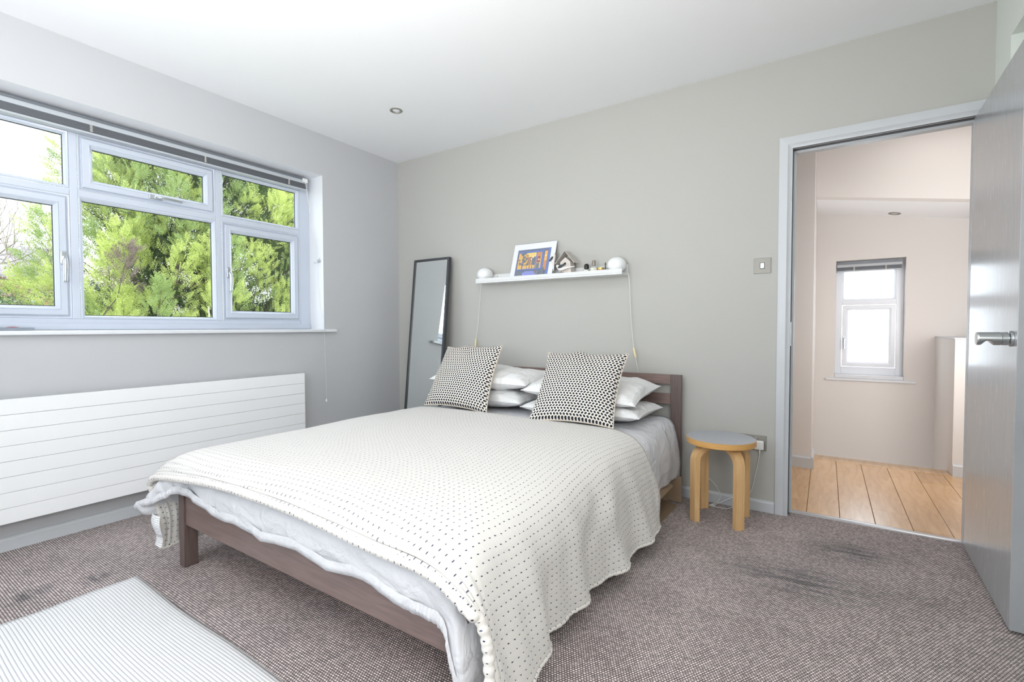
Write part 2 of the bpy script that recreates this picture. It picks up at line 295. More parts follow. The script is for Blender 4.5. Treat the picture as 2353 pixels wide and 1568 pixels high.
MT['leaf_dead'] = leafmat('brown_dead_sprays', (0.13, 0.09, 0.08, 1), (0.19, 0.14, 0.125, 1), (0.27, 0.2, 0.18, 1), 0.15)
MT['leaf_ivy'] = leafmat('ivy_leaves', (0.08, 0.14, 0.05, 1), (0.16, 0.24, 0.1, 1), (0.36, 0.42, 0.26, 1), 0.25)
MT['leaf_grey'] = leafmat('grey_green_shrub_leaves', (0.11, 0.15, 0.1, 1), (0.17, 0.22, 0.15, 1), (0.26, 0.31, 0.23, 1), 0.25)
MT['lawn'] = plain('lawn', srgb(150, 156, 128), 0.95, nscale=5, nstr=0.3, var=0.2)

m, nt, p = newmat('orange_brickwork'); p.inputs['Roughness'].default_value = 0.9
v = coords(nt, 'Object', (1, 1, 1), (PI/2, 0, PI/2)); bt = N(nt, 'ShaderNodeTexBrick', i_Scale=4.4); bt.inputs['Color1'].default_value = srgb(176, 108, 84); bt.inputs['Color2'].default_value = srgb(192, 128, 100); bt.inputs['Mortar'].default_value = srgb(190, 176, 164)
nt.links.new(v, bt.inputs['Vector']); nt.links.new(bt.outputs['Color'], p.inputs['Base Color']); MT['brick'] = m
MT['roof'] = plain('grey_roof_tiles', srgb(138, 130, 138), 0.85, nscale=12, nstr=0.5, ndist=0.03, var=0.12)

# ------------------------------------------------------------------ mesh builder
class M:
    def __init__(s): s.v = []; s.f = []; s.m = []; s.uv = None
    def add(s, verts, faces, mi=0):
        b = len(s.v); s.v += [tuple(map(float, q)) for q in verts]; s.f += [tuple(i+b for i in f) for f in faces]; s.m += [mi]*len(faces); return s
    def box(s, x0, x1, y0, y1, z0, z1, mi=0, R=None, o=None):
        x0, x1 = sorted((x0, x1)); y0, y1 = sorted((y0, y1)); z0, z1 = sorted((z0, z1))
        v = [(x0, y0, z0), (x1, y0, z0), (x1, y1, z0), (x0, y1, z0), (x0, y0, z1), (x1, y0, z1), (x1, y1, z1), (x0, y1, z1)]
        if R is not None: v = [tuple(R @ Vector(q)+(Vector(o) if o is not None else Vector())) for q in v]
        return s.add(v, [(3, 2, 1, 0), (4, 5, 6, 7), (0, 1, 5, 4), (1, 2, 6, 5), (2, 3, 7, 6), (3, 0, 4, 7)], mi)
    def rings(s, rings, closed=True, caps=True, mi=0):
        n = len(rings[0]); vs = [q for r in rings for q in r]; fs = []
        for i in range(len(rings)-1):
            for j in range(n if closed else n-1):
                k = (j+1) % n; fs.append((i*n+j, i*n+k, (i+1)*n+k, (i+1)*n+j))
        if caps and closed: fs += [tuple(reversed(range(n))), tuple(range((len(rings)-1)*n, len(rings)*n))]
        return s.add(vs, fs, mi)
    def tube(s, pts, r, n=8, mi=0, caps=True):
        pts = [Vector(q) for q in pts]; rs = r if isinstance(r, (list, tuple)) else [r]*len(pts)
        t = (pts[1]-pts[0]).normalized(); a = Vector((0, 0, 1)) if abs(t.z) < 0.9 else Vector((1, 0, 0)); nrm = t.cross(a).normalized(); rg = []
        for i, q in enumerate(pts):
            t = (pts[min(i+1, len(pts)-1)]-pts[max(i-1, 0)]).normalized()
            nrm = (nrm-t*nrm.dot(t)).normalized(); b = t.cross(nrm)
            rg.append([q+(nrm*math.cos(2*PI*k/n)+b*math.sin(2*PI*k/n))*rs[i] for k in range(n)])
        return s.rings(rg, True, caps, mi)
    def lathe(s, prof, o=(0, 0, 0), axis='Z', n=28, mi=0, R=None):
        rg = []
        for r, h in prof:
            ring = []
            for k in range(n):
                a = 2*PI*k/n; q = Vector((max(r, 1e-5)*math.cos(a), max(r, 1e-5)*math.sin(a), h))
                if axis == 'X': q = Vector((q.z, q.x, q.y))
                if axis == 'Y': q = Vector((q.x, q.z, q.y))
                if R is not None: q = R @ q
                ring.append(q+Vector(o))
            rg.append(ring)
        return s.rings(rg, True, True, mi)
    def grid(s, P, mi=0, UV=None):
        nr, nc = len(P), len(P[0]); b = len(s.v)
        s.v += [tuple(map(float, q)) for r in P for q in r]
        for i in range(nr-1):
            for j in range(nc-1): s.f.append((b+i*nc+j, b+i*nc+j+1, b+(i+1)*nc+j+1, b+(i+1)*nc+j)); s.m.append(mi)
        if UV is not None:
            if s.uv is None: s.uv = {}
            for i in range(nr):
                for j in range(nc): s.uv[b+i*nc+j] = UV[i][j]
        return s
    def build(s, name, mat, parent=None, smooth=None, bevel=0, origin=None, seg=2, recalc=True):
        o = Vector(origin) if origin is not None else Vector((0, 0, 0))
        if parent is not None:
            q = parent; base = Vector()
            while q is not None: base += q.location; q = q.parent
            off = base+o
        else: off = o
        me = bpy.data.meshes.new(name); me.from_pydata([(a-off.x, b-off.y, c-off.z) for a, b, c in s.v], [], s.f)
        for mm in (mat if isinstance(mat, (list, tuple)) else [mat]): me.materials.append(mm)
        me.polygons.foreach_set('material_index', s.m)
        if s.uv is not None:
            ul = me.uv_layers.new(name='UVMap'); vi = np.zeros(len(me.loops), dtype=np.int32); me.loops.foreach_get('vertex_index', vi)
            arr = np.zeros((len(s.v), 2), dtype=np.float32)
            for k, q in s.uv.items(): arr[k] = q
            ul.data.foreach_set('uv', arr[vi].ravel())
        if recalc:
            import bmesh
            bm = bmesh.new(); bm.from_mesh(me); bmesh.ops.recalc_face_normals(bm, faces=bm.faces); bm.to_mesh(me); bm.free()
        if smooth is not None:
            me.shade_smooth()
            if smooth < 180: me.set_sharp_from_angle(angle=math.radians(smooth))
        me.update()
        ob = bpy.data.objects.new(name, me); C.objects.link(ob)
        if parent is not None: ob.parent = parent; ob.location = o
        else: ob.location = off
        if bevel:
            bv = ob.modifiers.new('bevel', 'BEVEL'); bv.width = bevel; bv.segments = seg; bv.limit_method = 'ANGLE'; bv.angle_limit = math.radians(40)
        return ob
def thing(name, label, cat, loc=(0, 0, 0), group=None):
    o = bpy.data.objects.new(name, None); C.objects.link(o); o.location = loc; o.empty_display_size = 0.05
    o['label'] = label; o['category'] = cat
    if group: o['group'] = group
    return o
def tag(o, label, cat, group=None, kind=None):
    o['label'] = label; o['category'] = cat
    if group: o['group'] = group
    if kind: o['kind'] = kind
    return o
def struct(o): o['kind'] = 'structure'; return o
def sroot(name, loc=(0, 0, 0)):
    o = bpy.data.objects.new(name, None); C.objects.link(o); o.location = loc; o['kind'] = 'structure'; return o
def copy_tree(o, parent=None):
    c = o.copy(); C.objects.link(c)
    if parent is not None: c.parent = parent
    for ch in [x for x in bpy.data.objects if x.parent == o]: copy_tree(ch, c)
    return c
def catmull(pts, sub):
    P = [np.array(q, float) for q in pts]; P = [2*P[0]-P[1]]+P+[2*P[-1]-P[-2]]; out = []
    for i in range(1, len(P)-2):
        for k in range(sub):
            t = k/sub
            out.append(0.5*((2*P[i])+(-P[i-1]+P[i+1])*t+(2*P[i-1]-5*P[i]+4*P[i+1]-P[i+2])*t*t+(-P[i-1]+3*P[i]-3*P[i+1]+P[i+2])*t**3))
    out.append(P[-2]); return out
def nz(x, y, z, s=1.0): return mnoise.noise(Vector((x*s, y*s, z*s)))

H = 2.4775; XR = 3.779; YF = -4.0; WT = 0.30
# ================================================================== ROOM SHELL
WY0, WY1, WZ0, WZ1 = -2.785, -0.757, 1.02, 2.172       # window opening in the left wall
m = M(); m.box(-WT, 0, YF, WY0, 0, H); m.box(-WT, 0, WY1, 0.0, 0, H); m.box(-WT, 0, WY0, WY1, 0, WZ0); m.box(-WT, 0, WY0, WY1, WZ1, H)
wlf = struct(m.build('wall_left', [MT['paint_left'], MT['reveal']]))
for pl in wlf.data.polygons:
    c_ = pl.center
    if abs(pl.normal.x) < 0.5 and WY0-0.01 < c_.y < WY1+0.01 and WZ0-0.01 < c_.z < WZ1+0.01: pl.material_index = 1
DX0, DX1, DZ = 2.985, 3.745, 2.0
BT = 0.11
m = M(); m.box(-WT, DX0, 0, BT, 0, H); m.box(DX1, 5.2, 0, BT, 0, H); m.box(DX0, DX1, 0, BT, DZ, H)
wb = struct(m.build('wall_back', [MT['paint_room'], MT['paint_hall']]))
for pl in wb.data.polygons:
    if pl.normal.y > 0.5: pl.material_index = 1
# right wall with deep alcove starting 0.21 m from the back wall
AY0, AY1, AZ = -1.9, -0.213, 2.222
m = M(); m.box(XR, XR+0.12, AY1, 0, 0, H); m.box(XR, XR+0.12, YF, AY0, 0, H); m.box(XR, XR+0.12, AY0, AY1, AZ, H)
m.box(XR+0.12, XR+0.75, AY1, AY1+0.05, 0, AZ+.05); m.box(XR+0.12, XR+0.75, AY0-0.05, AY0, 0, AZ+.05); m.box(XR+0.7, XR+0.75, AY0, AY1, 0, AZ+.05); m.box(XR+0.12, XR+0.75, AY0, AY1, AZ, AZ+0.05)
struct(m.build('wall_right', MT['paint_right_lit']))
FX0, FX1, FZ0, FZ1 = 0.7, 3.1, 0.95, 2.2
m = M(); m.box(-WT, FX0, YF-0.2, YF, 0, H); m.box(FX1, XR+0.8, YF-0.2, YF, 0, H); m.box(FX0, FX1, YF-0.2, YF, 0, FZ0); m.box(FX0, FX1, YF-0.2, YF, FZ1, H)
struct(m.build('wall_front', MT['paint_room']))
m = M(); m.box(-WT, XR+0.8, YF-0.2, 0.0, H, H+0.15); struct(m.build('ceiling', MT['paint_ceiling']))
m = M(); m.box(-WT, XR+0.8, YF-0.2, 0.07, -0.08, 0); struct(m.build('floor', MT['carpet']))

# skirting boards
def skirting(name, p0, p1, nrm, h=0.064, t=0.016, mat=None):
    p0 = Vector(p0); p1 = Vector(p1); n = Vector(nrm)
    prof = [(0, 0), (t, 0), (t, h-0.012), (t*0.8, h-0.006), (t*0.35, h), (0, h)]
    m = M(); m.rings([[p+n*a+Vector((0, 0, b)) for a, b in prof] for p in (p0, p1)])
    return struct(m.build(name, mat or MT['paint_wood']))
skirting('baseboard_left', (0.0005, YF, 0.0005), (0.0005, -0.02, 0.0005), (1, 0, 0))
skirting('baseboard_back', (0.02, -0.0005, 0.0005), (2.94, -0.0005, 0.0005), (0, -1, 0))
skirting('baseboard_right', (XR-0.0005, -0.0, 0.0005), (XR-0.0005, AY1, 0.0005), (-1, 0, 0))

# ================================================================== WINDOW 1
FXP = -0.17
def ring(m, y0, y1, z0, z1, prof, mi=0, X=FXP):
    """mitred rectangular moulding in the window plane; prof = [(inset, x offset)]"""
    rg = [[(X+d, y0+i, z0+i), (X+d, y1-i, z0+i), (X+d, y1-i, z1-i), (X+d, y0+i, z1-i)] for i, d in prof]
    m.rings(rg, True, False, mi)
win = sroot('window_1', (FXP, -1.77, 1.6))
M1, M2, TZ = -1.415, -2.135, 1.752
cols = [(M1+0.017, -0.840), (M2+0.017, M1-0.017), (-2.71, M2-0.017)]
m = M()
def bar(y0, y1, z0, z1): m.box(FXP-0.07, FXP, y0, y1, z0, z1)
bar(-0.840, -0.7575, 1.0205, 2.1715); bar(WY0+0.0005, -2.71, 1.0205, 2.1715); bar(-2.71, -0.84, 1.0205, 1.083); bar(-2.71, -0.84, 2.067, 2.1715)
m.build('frame', MT['upvc'], win, bevel=0.003)
for yc in (M1, M2):
    q = M(); q.box(FXP-0.069, FXP+0.001, yc-0.017, yc+0.017, 1.083, 2.067); q.build('mullion', MT['upvc'], win, bevel=0.003)
for a, b in cols:
    q = M(); q.box(FXP-0.068, FXP+0.0005, a+0.0003, b-0.0003, TZ-0.017, TZ+0.017); q.build('transom', MT['upvc'], win, bevel=0.003)
q = M(); q.box(FXP-0.07, FXP+0.012, WY0+0.002, -0.7585, 1.0222, 1.058); q.build('frame_sill', MT['upvc'], win, bevel=0.006, seg=3)
BEAD = [(0, 0.0), (0.004, 0.004), (0.009, 0.001), (0.013, -0.008), (0.018, -0.012), (0.0185, -0.024)]
STOP = [(0, 0.0), (0.004, 0.004), (0.008, 0.002), (0.012, -0.006), (0.018, -0.007)]
SASH = [(0, -0.02), (0, 0.006), (0.003, 0.009), (0.028, 0.009), (0.031, 0.012), (0.035, 0.008), (0.040, -0.002), (0.046, -0.006), (0.0465, -0.02)]
def gasket(par, y0, y1, z0, z1, X):
    g = M(); ring(g, y0, y1, z0, z1, [(-0.001, 0), (0.003, 0), (0.003, -0.006), (-0.001, -0.006)], X=X); g.build('gasket', MT['upvc_dark'], par)
def pane(par, y0, y1, z0, z1, X):
    g = M(); g.box(X-0.004, X, y0, y1, z0, z1); g.build('pane', MT['glass'], par)
lights = []
for ci, (a, b) in enumerate(cols):
    for top in (True, False):
        z0, z1 = (TZ+0.017, 2.067) if top else (1.083, TZ-0.017)
        sash = (ci in (0, 2) and not top) or (ci == 1 and top)
        if sash:
            q = M(); ring(q, a, b, z0, z1, STOP); q.build('bead', MT['upvc'], win, smooth=50)
            q = M(); ring(q, a+0.0185, b-0.0185, z0+0.0185, z1-0.0185, SASH)
            s = q.build('sash', MT['upvc'], win, smooth=40)
            gi = 0.0185+0.0465
            gasket(s, a+gi, b-gi, z0+gi, z1-gi, FXP-0.019); pane(s, a+gi-0.004, b-gi+0.004, z0+gi-0.004, z1-gi+0.004, FXP-0.024)
            lights.append((s, a+0.0185, b-0.0185, z0+0.0185, z1-0.0185))
        else:
            q = M(); ring(q, a, b, z0, z1, BEAD); q.build('bead', MT['upvc'], win, smooth=50)
            gasket(win, a+0.0185, b-0.0185, z0+0.0185, z1-0.0185, FXP-0.025); pane(win, a+0.014, b-0.014, z0+0.014, z1-0.014, FXP-0.03)
# window handles on the sashes
def handle(s, y, z, vertical, sgn=1):
    q = M()
    X = FXP+0.009
    if vertical:
        q.box(X, X+0.012, y-0.013, y+0.013, z-0.035, z+0.035)
    else: q.box(X, X+0.012, y-0.035, y+0.035, z-0.013, z+0.013)
    h = q.build('handle_base', MT['chrome'], s, bevel=0.005, seg=3)
    q = M()
    if vertical: pts = [(X+0.012, y, z), (X+0.026, y, z-0.004), (X+0.036, y, z-0.02), (X+0.038, y, z-0.06), (X+0.034, y, z-0.10), (X+0.03, y, z-0.13)]
    else: pts = [(X+0.012, y, z), (X+0.026, y+0.004, z), (X+0.036, y+0.02, z), (X+0.038, y+0.06, z), (X+0.034, y+0.10, z-0.001), (X+0.03, y+0.13, z-0.002)]
    q.tube(catmull(pts, 5), [0.011]*5+[0.0105]*5+[0.010]*5+[0.0095]*5+[0.009]*5+[0.006], 12)
    q.build('handle', MT['chrome'], s, smooth=60)
    q = M(); q.lathe([(0.0045, 0), (0.0045, 0.0015)], (X+0.0385, y, z-0.022) if vertical else (X+0.0385, y+0.022, z), 'X', 10)
    q.build('keyhole', MT['plastic_black'], s)
handle(lights[0][0], cols[0][0]+0.0185+0.016, 1.40, True)
handle(lights[1][0], -1.77, TZ+0.017+0.0185+0.016, False)
handle(lights[2][0], cols[2][1]-0.0185-0.016, 1.40, True)
# window board
q = M(); q.box(FXP+0.0125, 0.036, -2.9, -0.7575, 1.0, 1.022); q.box(0.0005, 0.036, -0.7575, -0.668, 1.0, 1.022)
struct(q.build('trim_1', MT['sill'], bevel=0.006, seg=3))
# ================================================================== ADDED WINDOW (unseen, behind the camera, put in for fill light)
w3 = sroot('added_window', (1.9, YF-0.1, 1.6)); q = M()
for a in (FX0+0.001, 1.48, 2.28, FX1-0.061): q.box(a, a+0.06, YF-0.13, YF-0.07, FZ0+0.001, FZ1-0.001)
for z in (FZ0+0.001, 1.75, FZ1-0.061): q.box(FX0+0.001, FX1-0.001, YF-0.128, YF-0.072, z, z+0.06)
q.build('frame', MT['upvc'], w3)
q = M(); q.box(FX0+0.002, FX1-0.002, YF-0.102, YF-0.098, FZ0+0.002, FZ1-0.002); q.build('pane', MT['glass'], w3)

# ================================================================== VENETIAN BLIND (big window)
def blind(label, x0, x1, y0, y1, ztop, axis, tapes, cat='blind', nsl=14, drop=0.032):
    # axis 'Y': spans y (x = depth); axis 'X': spans x (y = depth). x0..x1 depth, y0..y1 span
    t = thing('venetian_blind', label, cat, (x0, y0, ztop) if axis == 'Y' else (y0, x0, ztop))
    def bx(q, d0, d1, s0, s1, z0, z1):
        if axis == 'Y': q.box(d0, d1, s0, s1, z0, z1)
        else: q.box(s0, s1, d0, d1, z0, z1)
    q = M(); bx(q, x0, x1, y0, y1, ztop-0.042, ztop-0.018); q.build('head_rail', MT['blind_rail'], t, bevel=0.002)
    q = M(); dd = 0.012 if axis == 'Y' else -0.012
    if axis == 'Y': bx(q, x0, x1-0.010, y0+0.001, y1-0.001, ztop-0.0178, ztop)
    else: bx(q, x0+0.010, x1, y0+0.001, y1-0.001, ztop-0.0178, ztop)
    q.build('rail_channel', MT['blind'], t)
    q = M(); st = drop/nsl
    for i in range(nsl):
        z = ztop-0.044-i*st; bx(q, x0+0.004, x1-0.003+0.0012*math.sin(i*2.4), y0+0.004, y1-0.004, z-st*0.55, z)
    o = q.build('slat_stack', MT['blind'], t); o['kind'] = 'stuff'
    zb = ztop-0.044-drop
    q = M(); bx(q, x0+0.003, x1, y0+0.002, y1-0.002, zb-0.012, zb-0.001); q.build('bottom_rail', MT['blind_rail'], t, bevel=0.003)
    for s in tapes:
        q = M()
        for k in range(16):
            z = ztop-0.040-k*0.0026; a = x1+0.002+0.0035*math.sin(k*1.9) if axis == 'Y' else x0-0.002-0.0035*math.sin(k*1.9)
            w = 0.005+0.002*math.cos(k*2.7)
            if axis == 'Y': q.tube([(a, s-w, z), (a+0.003, s, z-0.001), (a, s+w, z)], 0.0011, 5)
            else: q.tube([(s-w, a, z), (s, a-0.003, z-0.001), (s+w, a, z)], 0.0011, 5)
        q.build('ladder_cord', MT['cord'], t)
    return t
bl = blind('wide pale grey aluminium venetian blind gathered up at the top of the bedroom window', -0.156, -0.118, -2.75, -0.803, 2.157, 'Y', (-2.07, -1.51, -0.95), drop=0.036)
q = M(); q.box(-0.117, -0.108, -0.845, -0.805, 2.122, 2.150); q.build('cord_lock', MT['plastic_white'], bl, bevel=0.002)
q = M()
top = (-0.105, -0.822, 2.122); cl = (-0.045, -0.782, 1.54)
q.tube(catmull([top, (-0.09, -0.81, 1.95), (-0.06, -0.79, 1.68), cl], 8), 0.0014, 6)
q.tube(catmull([(-0.108, -0.826, 2.122), (-0.085, -0.806, 1.9), (-0.056, -0.786, 1.65), (-0.050, -0.778, 1.54)], 8), 0.0012, 6)
q.tube(catmull([(-0.05, -0.778, 1.53), (-0.035, -0.782, 1.38), (0.0, -0.785, 1.2), (0.028, -0.788, 1.09), (0.037, -0.79, 1.06), (0.03, -0.787, 1.075), (-0.005, -0.785, 1.2), (-0.04, -0.781, 1.40), (-0.045, -0.779, 1.53)], 8), 0.0013, 6)
q.build('pull_cord', MT['cord'], bl)
q = M(); q.tube(catmull([(0.034, -0.789, 1.065), (0.0405, -0.79, 1.022), (0.041, -0.785, 0.99), (0.038, -0.775, 0.75), (0.036, -0.771, 0.50)], 8), 0.0011, 6)
q.build('long_cord', MT['cord'], bl)
q = M(); q.lathe([(0.002, 0.022), (0.005, 0.014), (0.007, 0.004), (0.006, 0.0), (0.001, -0.001)], (0.036, -0.771, 0.478), 'Z', 12); q.build('acorn', MT['plastic_white'], bl, smooth=60)
# cord cleat on the window jamb
q = M(); q.box(-0.065, -0.030, WY1-0.006, WY1-0.0002, 1.527, 1.541)
q.tube(catmull([(-0.048, WY1-0.006, 1.534), (-0.048, WY1-0.016, 1.534), (-0.054, WY1-0.019, 1.527), (-0.075, WY1-0.021, 1.523), (-0.082, WY1-0.021, 1.53)], 5), 0.0032, 8)
q.tube(catmull([(-0.048, WY1-0.016, 1.534), (-0.040, WY1-0.019, 1.541), (-0.022, WY1-0.021, 1.547), (-0.014, WY1-0.021, 1.555)], 5), 0.0032, 8)
tag(q.build('cord_cleat', MT['chrome'], smooth=50), 'small chrome cleat screwed to the right jamb of the bedroom window holding the blind cord', 'cleat')

# ================================================================== RADIATOR
RY0, RY1, RZ0, RZ1 = -2.98, -0.981, 0.148, 0.712
rad = thing('radiator', 'long white flat panel radiator with horizontal grooves under the bedroom window', 'radiator', (0.05, -1.9, RZ0))
q = M(); q.box(0.03, 0.078, RY0, RY1, RZ0+0.004, RZ1-0.004); q.build('body', MT['radiator'], rad, bevel=0.003)
st = (RZ1-RZ0)/8
pr = None
for i in range(8):
    q = M(); q.box(0.0785, 0.090, RY0, RY1, RZ0+i*st+0.0006, RZ0+(i+1)*st-0.0006)
    q.build('panel', MT['radiator'], rad, bevel=0.0014)
for y in (-1.3, -2.2, -2.8):
    q = M(); q.box(0.0005, 0.03, y-0.02, y+0.02, RZ0+0.05, RZ1-0.06); q.build('bracket', MT['radiator'], rad)
for k in range(1): pass

# ================================================================== DOORWAY
def arch(name, pts, w, t=0.02):
    pass
q = M(); AW = 0.062
xo, xi, zo = 2.942, 3.004, 2.05; xr_i, xr_o = 3.735, XR-0.001
prof = [(0, -0.0003), (0, -0.016), (0.012, -0.019), (0.040, -0.019), (0.046, -0.014), (AW, -0.011), (AW, -0.0003)]
def U(i, d):  # path left-bottom, left-top, right-top, right-bottom
    return [(xo+i, d, 0.0005), (xo+i, d, zo-i), (xr_o-i*0.7, d, zo-i), (xr_o-i*0.7, d, 0.0005)]
rg = [U(i, d) for i, d in prof]
for k in range(3):
    q.rings([[rg[j][k] for j in range(len(prof))], [rg[j][k+1] for j in range(len(prof))]])
struct(q.build('trim_2', MT['paint_wood'], smooth=30))
# door lining with stop
door = sroot('door_1', (3.37, 0.05, 0))
q = M(); LZ = 1.988
q.box(DX0+0.0005, 3.004, -0.0095, BT+0.012, 0.0005, LZ+0.011); q.box(3.735, DX1-0.0005, -0.0095, BT+0.012, 0.0005, LZ+0.011); q.box(3.004, 3.735, -0.0095, BT+0.012, LZ, LZ+0.011)
q.build('lining', MT['paint_wood'], door, bevel=0.001)
q = M(); q.box(3.004, 3.018, 0.042, 0.085, 0.004, LZ-0.0); q.box(3.721, 3.735, 0.042, 0.085, 0.004, LZ); q.box(3.018, 3.721, 0.042, 0.085, LZ-0.014, LZ)
q.build('door_stop', MT['paint_wood'], door, bevel=0.001)
q = M(); q.box(3.0042, 3.0062, 0.014, 0.0405, 0.004, LZ); q.box(3.0062, 3.735, 0.014, 0.0405, LZ-0.002, LZ)
q.build('smoke_seal', MT['plastic_black'], door)
q = M(); q.box(3.0045, 3.0075, 0.006, 0.030, 0.93, 1.06); q.build('strike_plate', MT['chrome'], door)
# the open door leaf, ninety degrees into the room
leaf = sroot('door_2', (3.716, -0.002, 0.01))
q = M()
for v in [1]:
    a = (3.714, -0.004); L = 0.748; ang = math.atan2(-0.022, -L)   # free end slightly towards the room
    dx, dy = -0.020/L, -1.0
    ln = math.hypot(dx, dy); dx, dy = dx/ln, dy/ln; nx, ny = -dy, dx   # thickness direction (+x)
    P = [(a[0], a[1]), (a[0]+dx*L, a[1]+dy*L), (a[0]+dx*L+nx*0.044, a[1]+dy*L+ny*0.044), (a[0]+nx*0.044, a[1]+ny*0.044)]
    q.rings([[(x, y, 0.012) for x, y in P], [(x, y, 1.978) for x, y in P]])
q.build('leaf', MT['door'], leaf, bevel=0.0015)
for z in (0.25, 1.0, 1.75):
    q = M(); q.tube([(3.763, 0.0, z-0.05), (3.763, 0.0, z+0.05)], 0.006, 10); q.build('hinge', MT['chrome'], leaf)
# knob with a scooped underside
kx, ky, kz = 3.6935, -0.700, 0.992
q = M(); q.lathe([(0.0265, 0.0), (0.0265, -0.006), (0.024, -0.008), (0.0, -0.008)], (kx+0.0005, ky, kz), 'X', 32); q.build('rose', MT['chrome'], leaf, smooth=40)
q = M(); rg = []; r = 0.0225
for s, rr_ in [(0.004, 0.014), (0.010, 0.014), (0.011, r), (0.026, r), (0.0275, r-0.002), (0.029, r)]+[(0.031+0.0025*k, r) for k in range(23)]+[(0.0885, r-0.001), (0.0887, 0.001)]:
    ring_ = []
    t_ = (s-0.047)/0.030; cut = 0
    if 0 < t_ < 1.0: cut = 0.016*math.sin(PI*t_)**0.7
    for k in range(32):
        a_ = 2*PI*k/32; yy = rr_*math.cos(a_); zz = rr_*math.sin(a_)
        if cut and zz < -r+cut: zz = -r+cut
        ring_.append((kx-s, ky+yy, kz+zz))
    rg.append(ring_)
q.rings(rg); q.build('knob', MT['chrome'], leaf, smooth=40)
# threshold bar
q = M(); q.rings([[(x, 0.062, 0.0003), (x, 0.068, 0.006), (x, 0.078, 0.009), (x, 0.095, 0.009), (x, 0.104, 0.004), (x, 0.106, 0.0003)] for x in (3.0045, 3.7345)])
tag(q.build('threshold_bar', MT['alu'], smooth=50), 'narrow silver metal bar between grey carpet and oak floor in the doorway', 'threshold strip')

# ================================================================== HALL
fh = M(); fh.box(1.6, 5.2, 0.072, 1.40, -0.08, -0.022); fhall = struct(fh.build('floor_hall', OAK[0]))
seams = [1.70+0.1545*i for i in range(0, 24)]
seams = [3.088+0.1545*(i-9) for i in range(0, 23)]
JN = {3: [0.9], 8: [0.335], 9: [], 10: [], 11: [0.368], 12: [0.161], 13: [1.132], 14: []}
k = 0
for i in range(len(seams)-1):
    ys = [0.108]+JN.get(i, [RS.uniform(0.2, 1.2)])+[1.416]
    if i in (12,): ys = [0.108, 0.161, 1.416]
    for a_, b_ in zip(ys[:-1], ys[1:]):
        q = M(); q.box(seams[i]+0.0011, seams[i+1]-0.0011, a_+0.0008, b_-0.0008, -0.022, 0.0)
        q.build('plank', OAK[(i*7+k*3) % 4], fhall, bevel=0.0012, origin=(seams[i], a_, 0)); k += 1
q = M(); q.rings([[(x, 1.4175, -0.08), (x, 1.4175, 0.001), (x, 1.565, 0.001), (x, 1.575, -0.006), (x, 1.575, -0.022), (x, 1.55, -0.03), (x, 1.55, -0.25), (x, 1.4175, -0.25)] for x in (3.09, 3.905)])
q.build('nosing', OAK[1], fhall, smooth=50)
# stairwell and landing walls
YW = 2.12
hx0, hx1, hz0, hz1 = 3.232, 3.712, 0.583, 1.613
q = M(); q.box(1.6, hx0, YW, YW+0.28, -2.6, 2.6); q.box(hx1, 5.2, YW, YW+0.28, -2.6, 2.6); q.box(hx0, hx1, YW, YW+0.28, -2.6, hz0); q.box(hx0, hx1, YW, YW+0.28, hz1, 2.6)
struct(q.build('wall_hall_far', MT['paint_hall']))
q = M(); q.box(1.6, 3.086, 1.10, 1.22, -0.08, H); q.box(2.966, 3.086, 1.22, YW, -2.6, 2.6); struct(q.build('wall_hall_left', MT['paint_hall']))
q = M(); q.box(1.48, 1.6, BT, 1.1, -0.08, H); q.box(5.2, 5.32, 0, YW+0.28, -2.6, 2.6); struct(q.build('wall_hall_side', MT['paint_hall']))
q = M(); q.box(1.48, 5.32, 0.0, 1.45, H, H+0.12); struct(q.build('ceiling_hall', MT['paint_ceiling']))
def zs(x): return 2.049-0.168*(x-3.08)
q = M(); q.rings([[(x, 1.45, zs(x)), (x, 1.55, zs(x)), (x, 1.55, H+0.05), (x, 1.45, H+0.05)] for x in (3.0865, 5.2)]); struct(q.build('wall_hall_bulkhead', MT['paint_hall']))
q = M(); q.rings([[(x, 1.5502, zs(x)), (x, YW, zs(x)), (x, YW, zs(x)+0.08), (x, 1.5502, zs(x)+0.08)] for x in (3.0865, 5.2)]); struct(q.build('ceiling_stair', MT['paint_ceiling']))
q = M(); q.box(2.9, 5.3, 1.42, 2.4, -2.7, -2.6); struct(q.build('floor_stair', OAK[0]))
q = M(); q.box(1.6, 5.2, 1.395, 1.4165, -2.6, -0.081); q.box(1.4, 1.6, 1.1, 2.4, -2.6, 2.6); struct(q.build('wall_hall_stair', MT['paint_hall']))
# half-height wall at the stair head
q = M(); q.box(3.9075, 5.2, 1.425, 1.55, -0.0, 0.945); q.box(3.9075, 4.03, 1.55, YW-0.0005, -2.6, 0.945); struct(q.build('wall_hall_half', MT['paint_hall']))
q = M(); q.box(3.903, 5.2, 1.421, 1.554, 0.9455, 0.957); q.box(3.903, 4.034, 1.554, YW-0.0005, 0.9455, 0.957); struct(q.build('trim_3', MT['paint_wood'], bevel=0.002))
skirting('baseboard_hall_left', (1.62, 1.0995, 0.0003), (3.09, 1.0995, 0.0003), (0, -1, 0), 0.085, 0.016)
skirting('baseboard_hall_end', (3.0865, 1.084, 0.0003), (3.0865, 1.40, 0.0003), (1, 0, 0), 0.085, 0.016)
skirting('baseboard_hall_half', (3.9075, 1.4245, 0.0003), (5.19, 1.4245, 0.0003), (0, -1, 0), 0.085, 0.016)
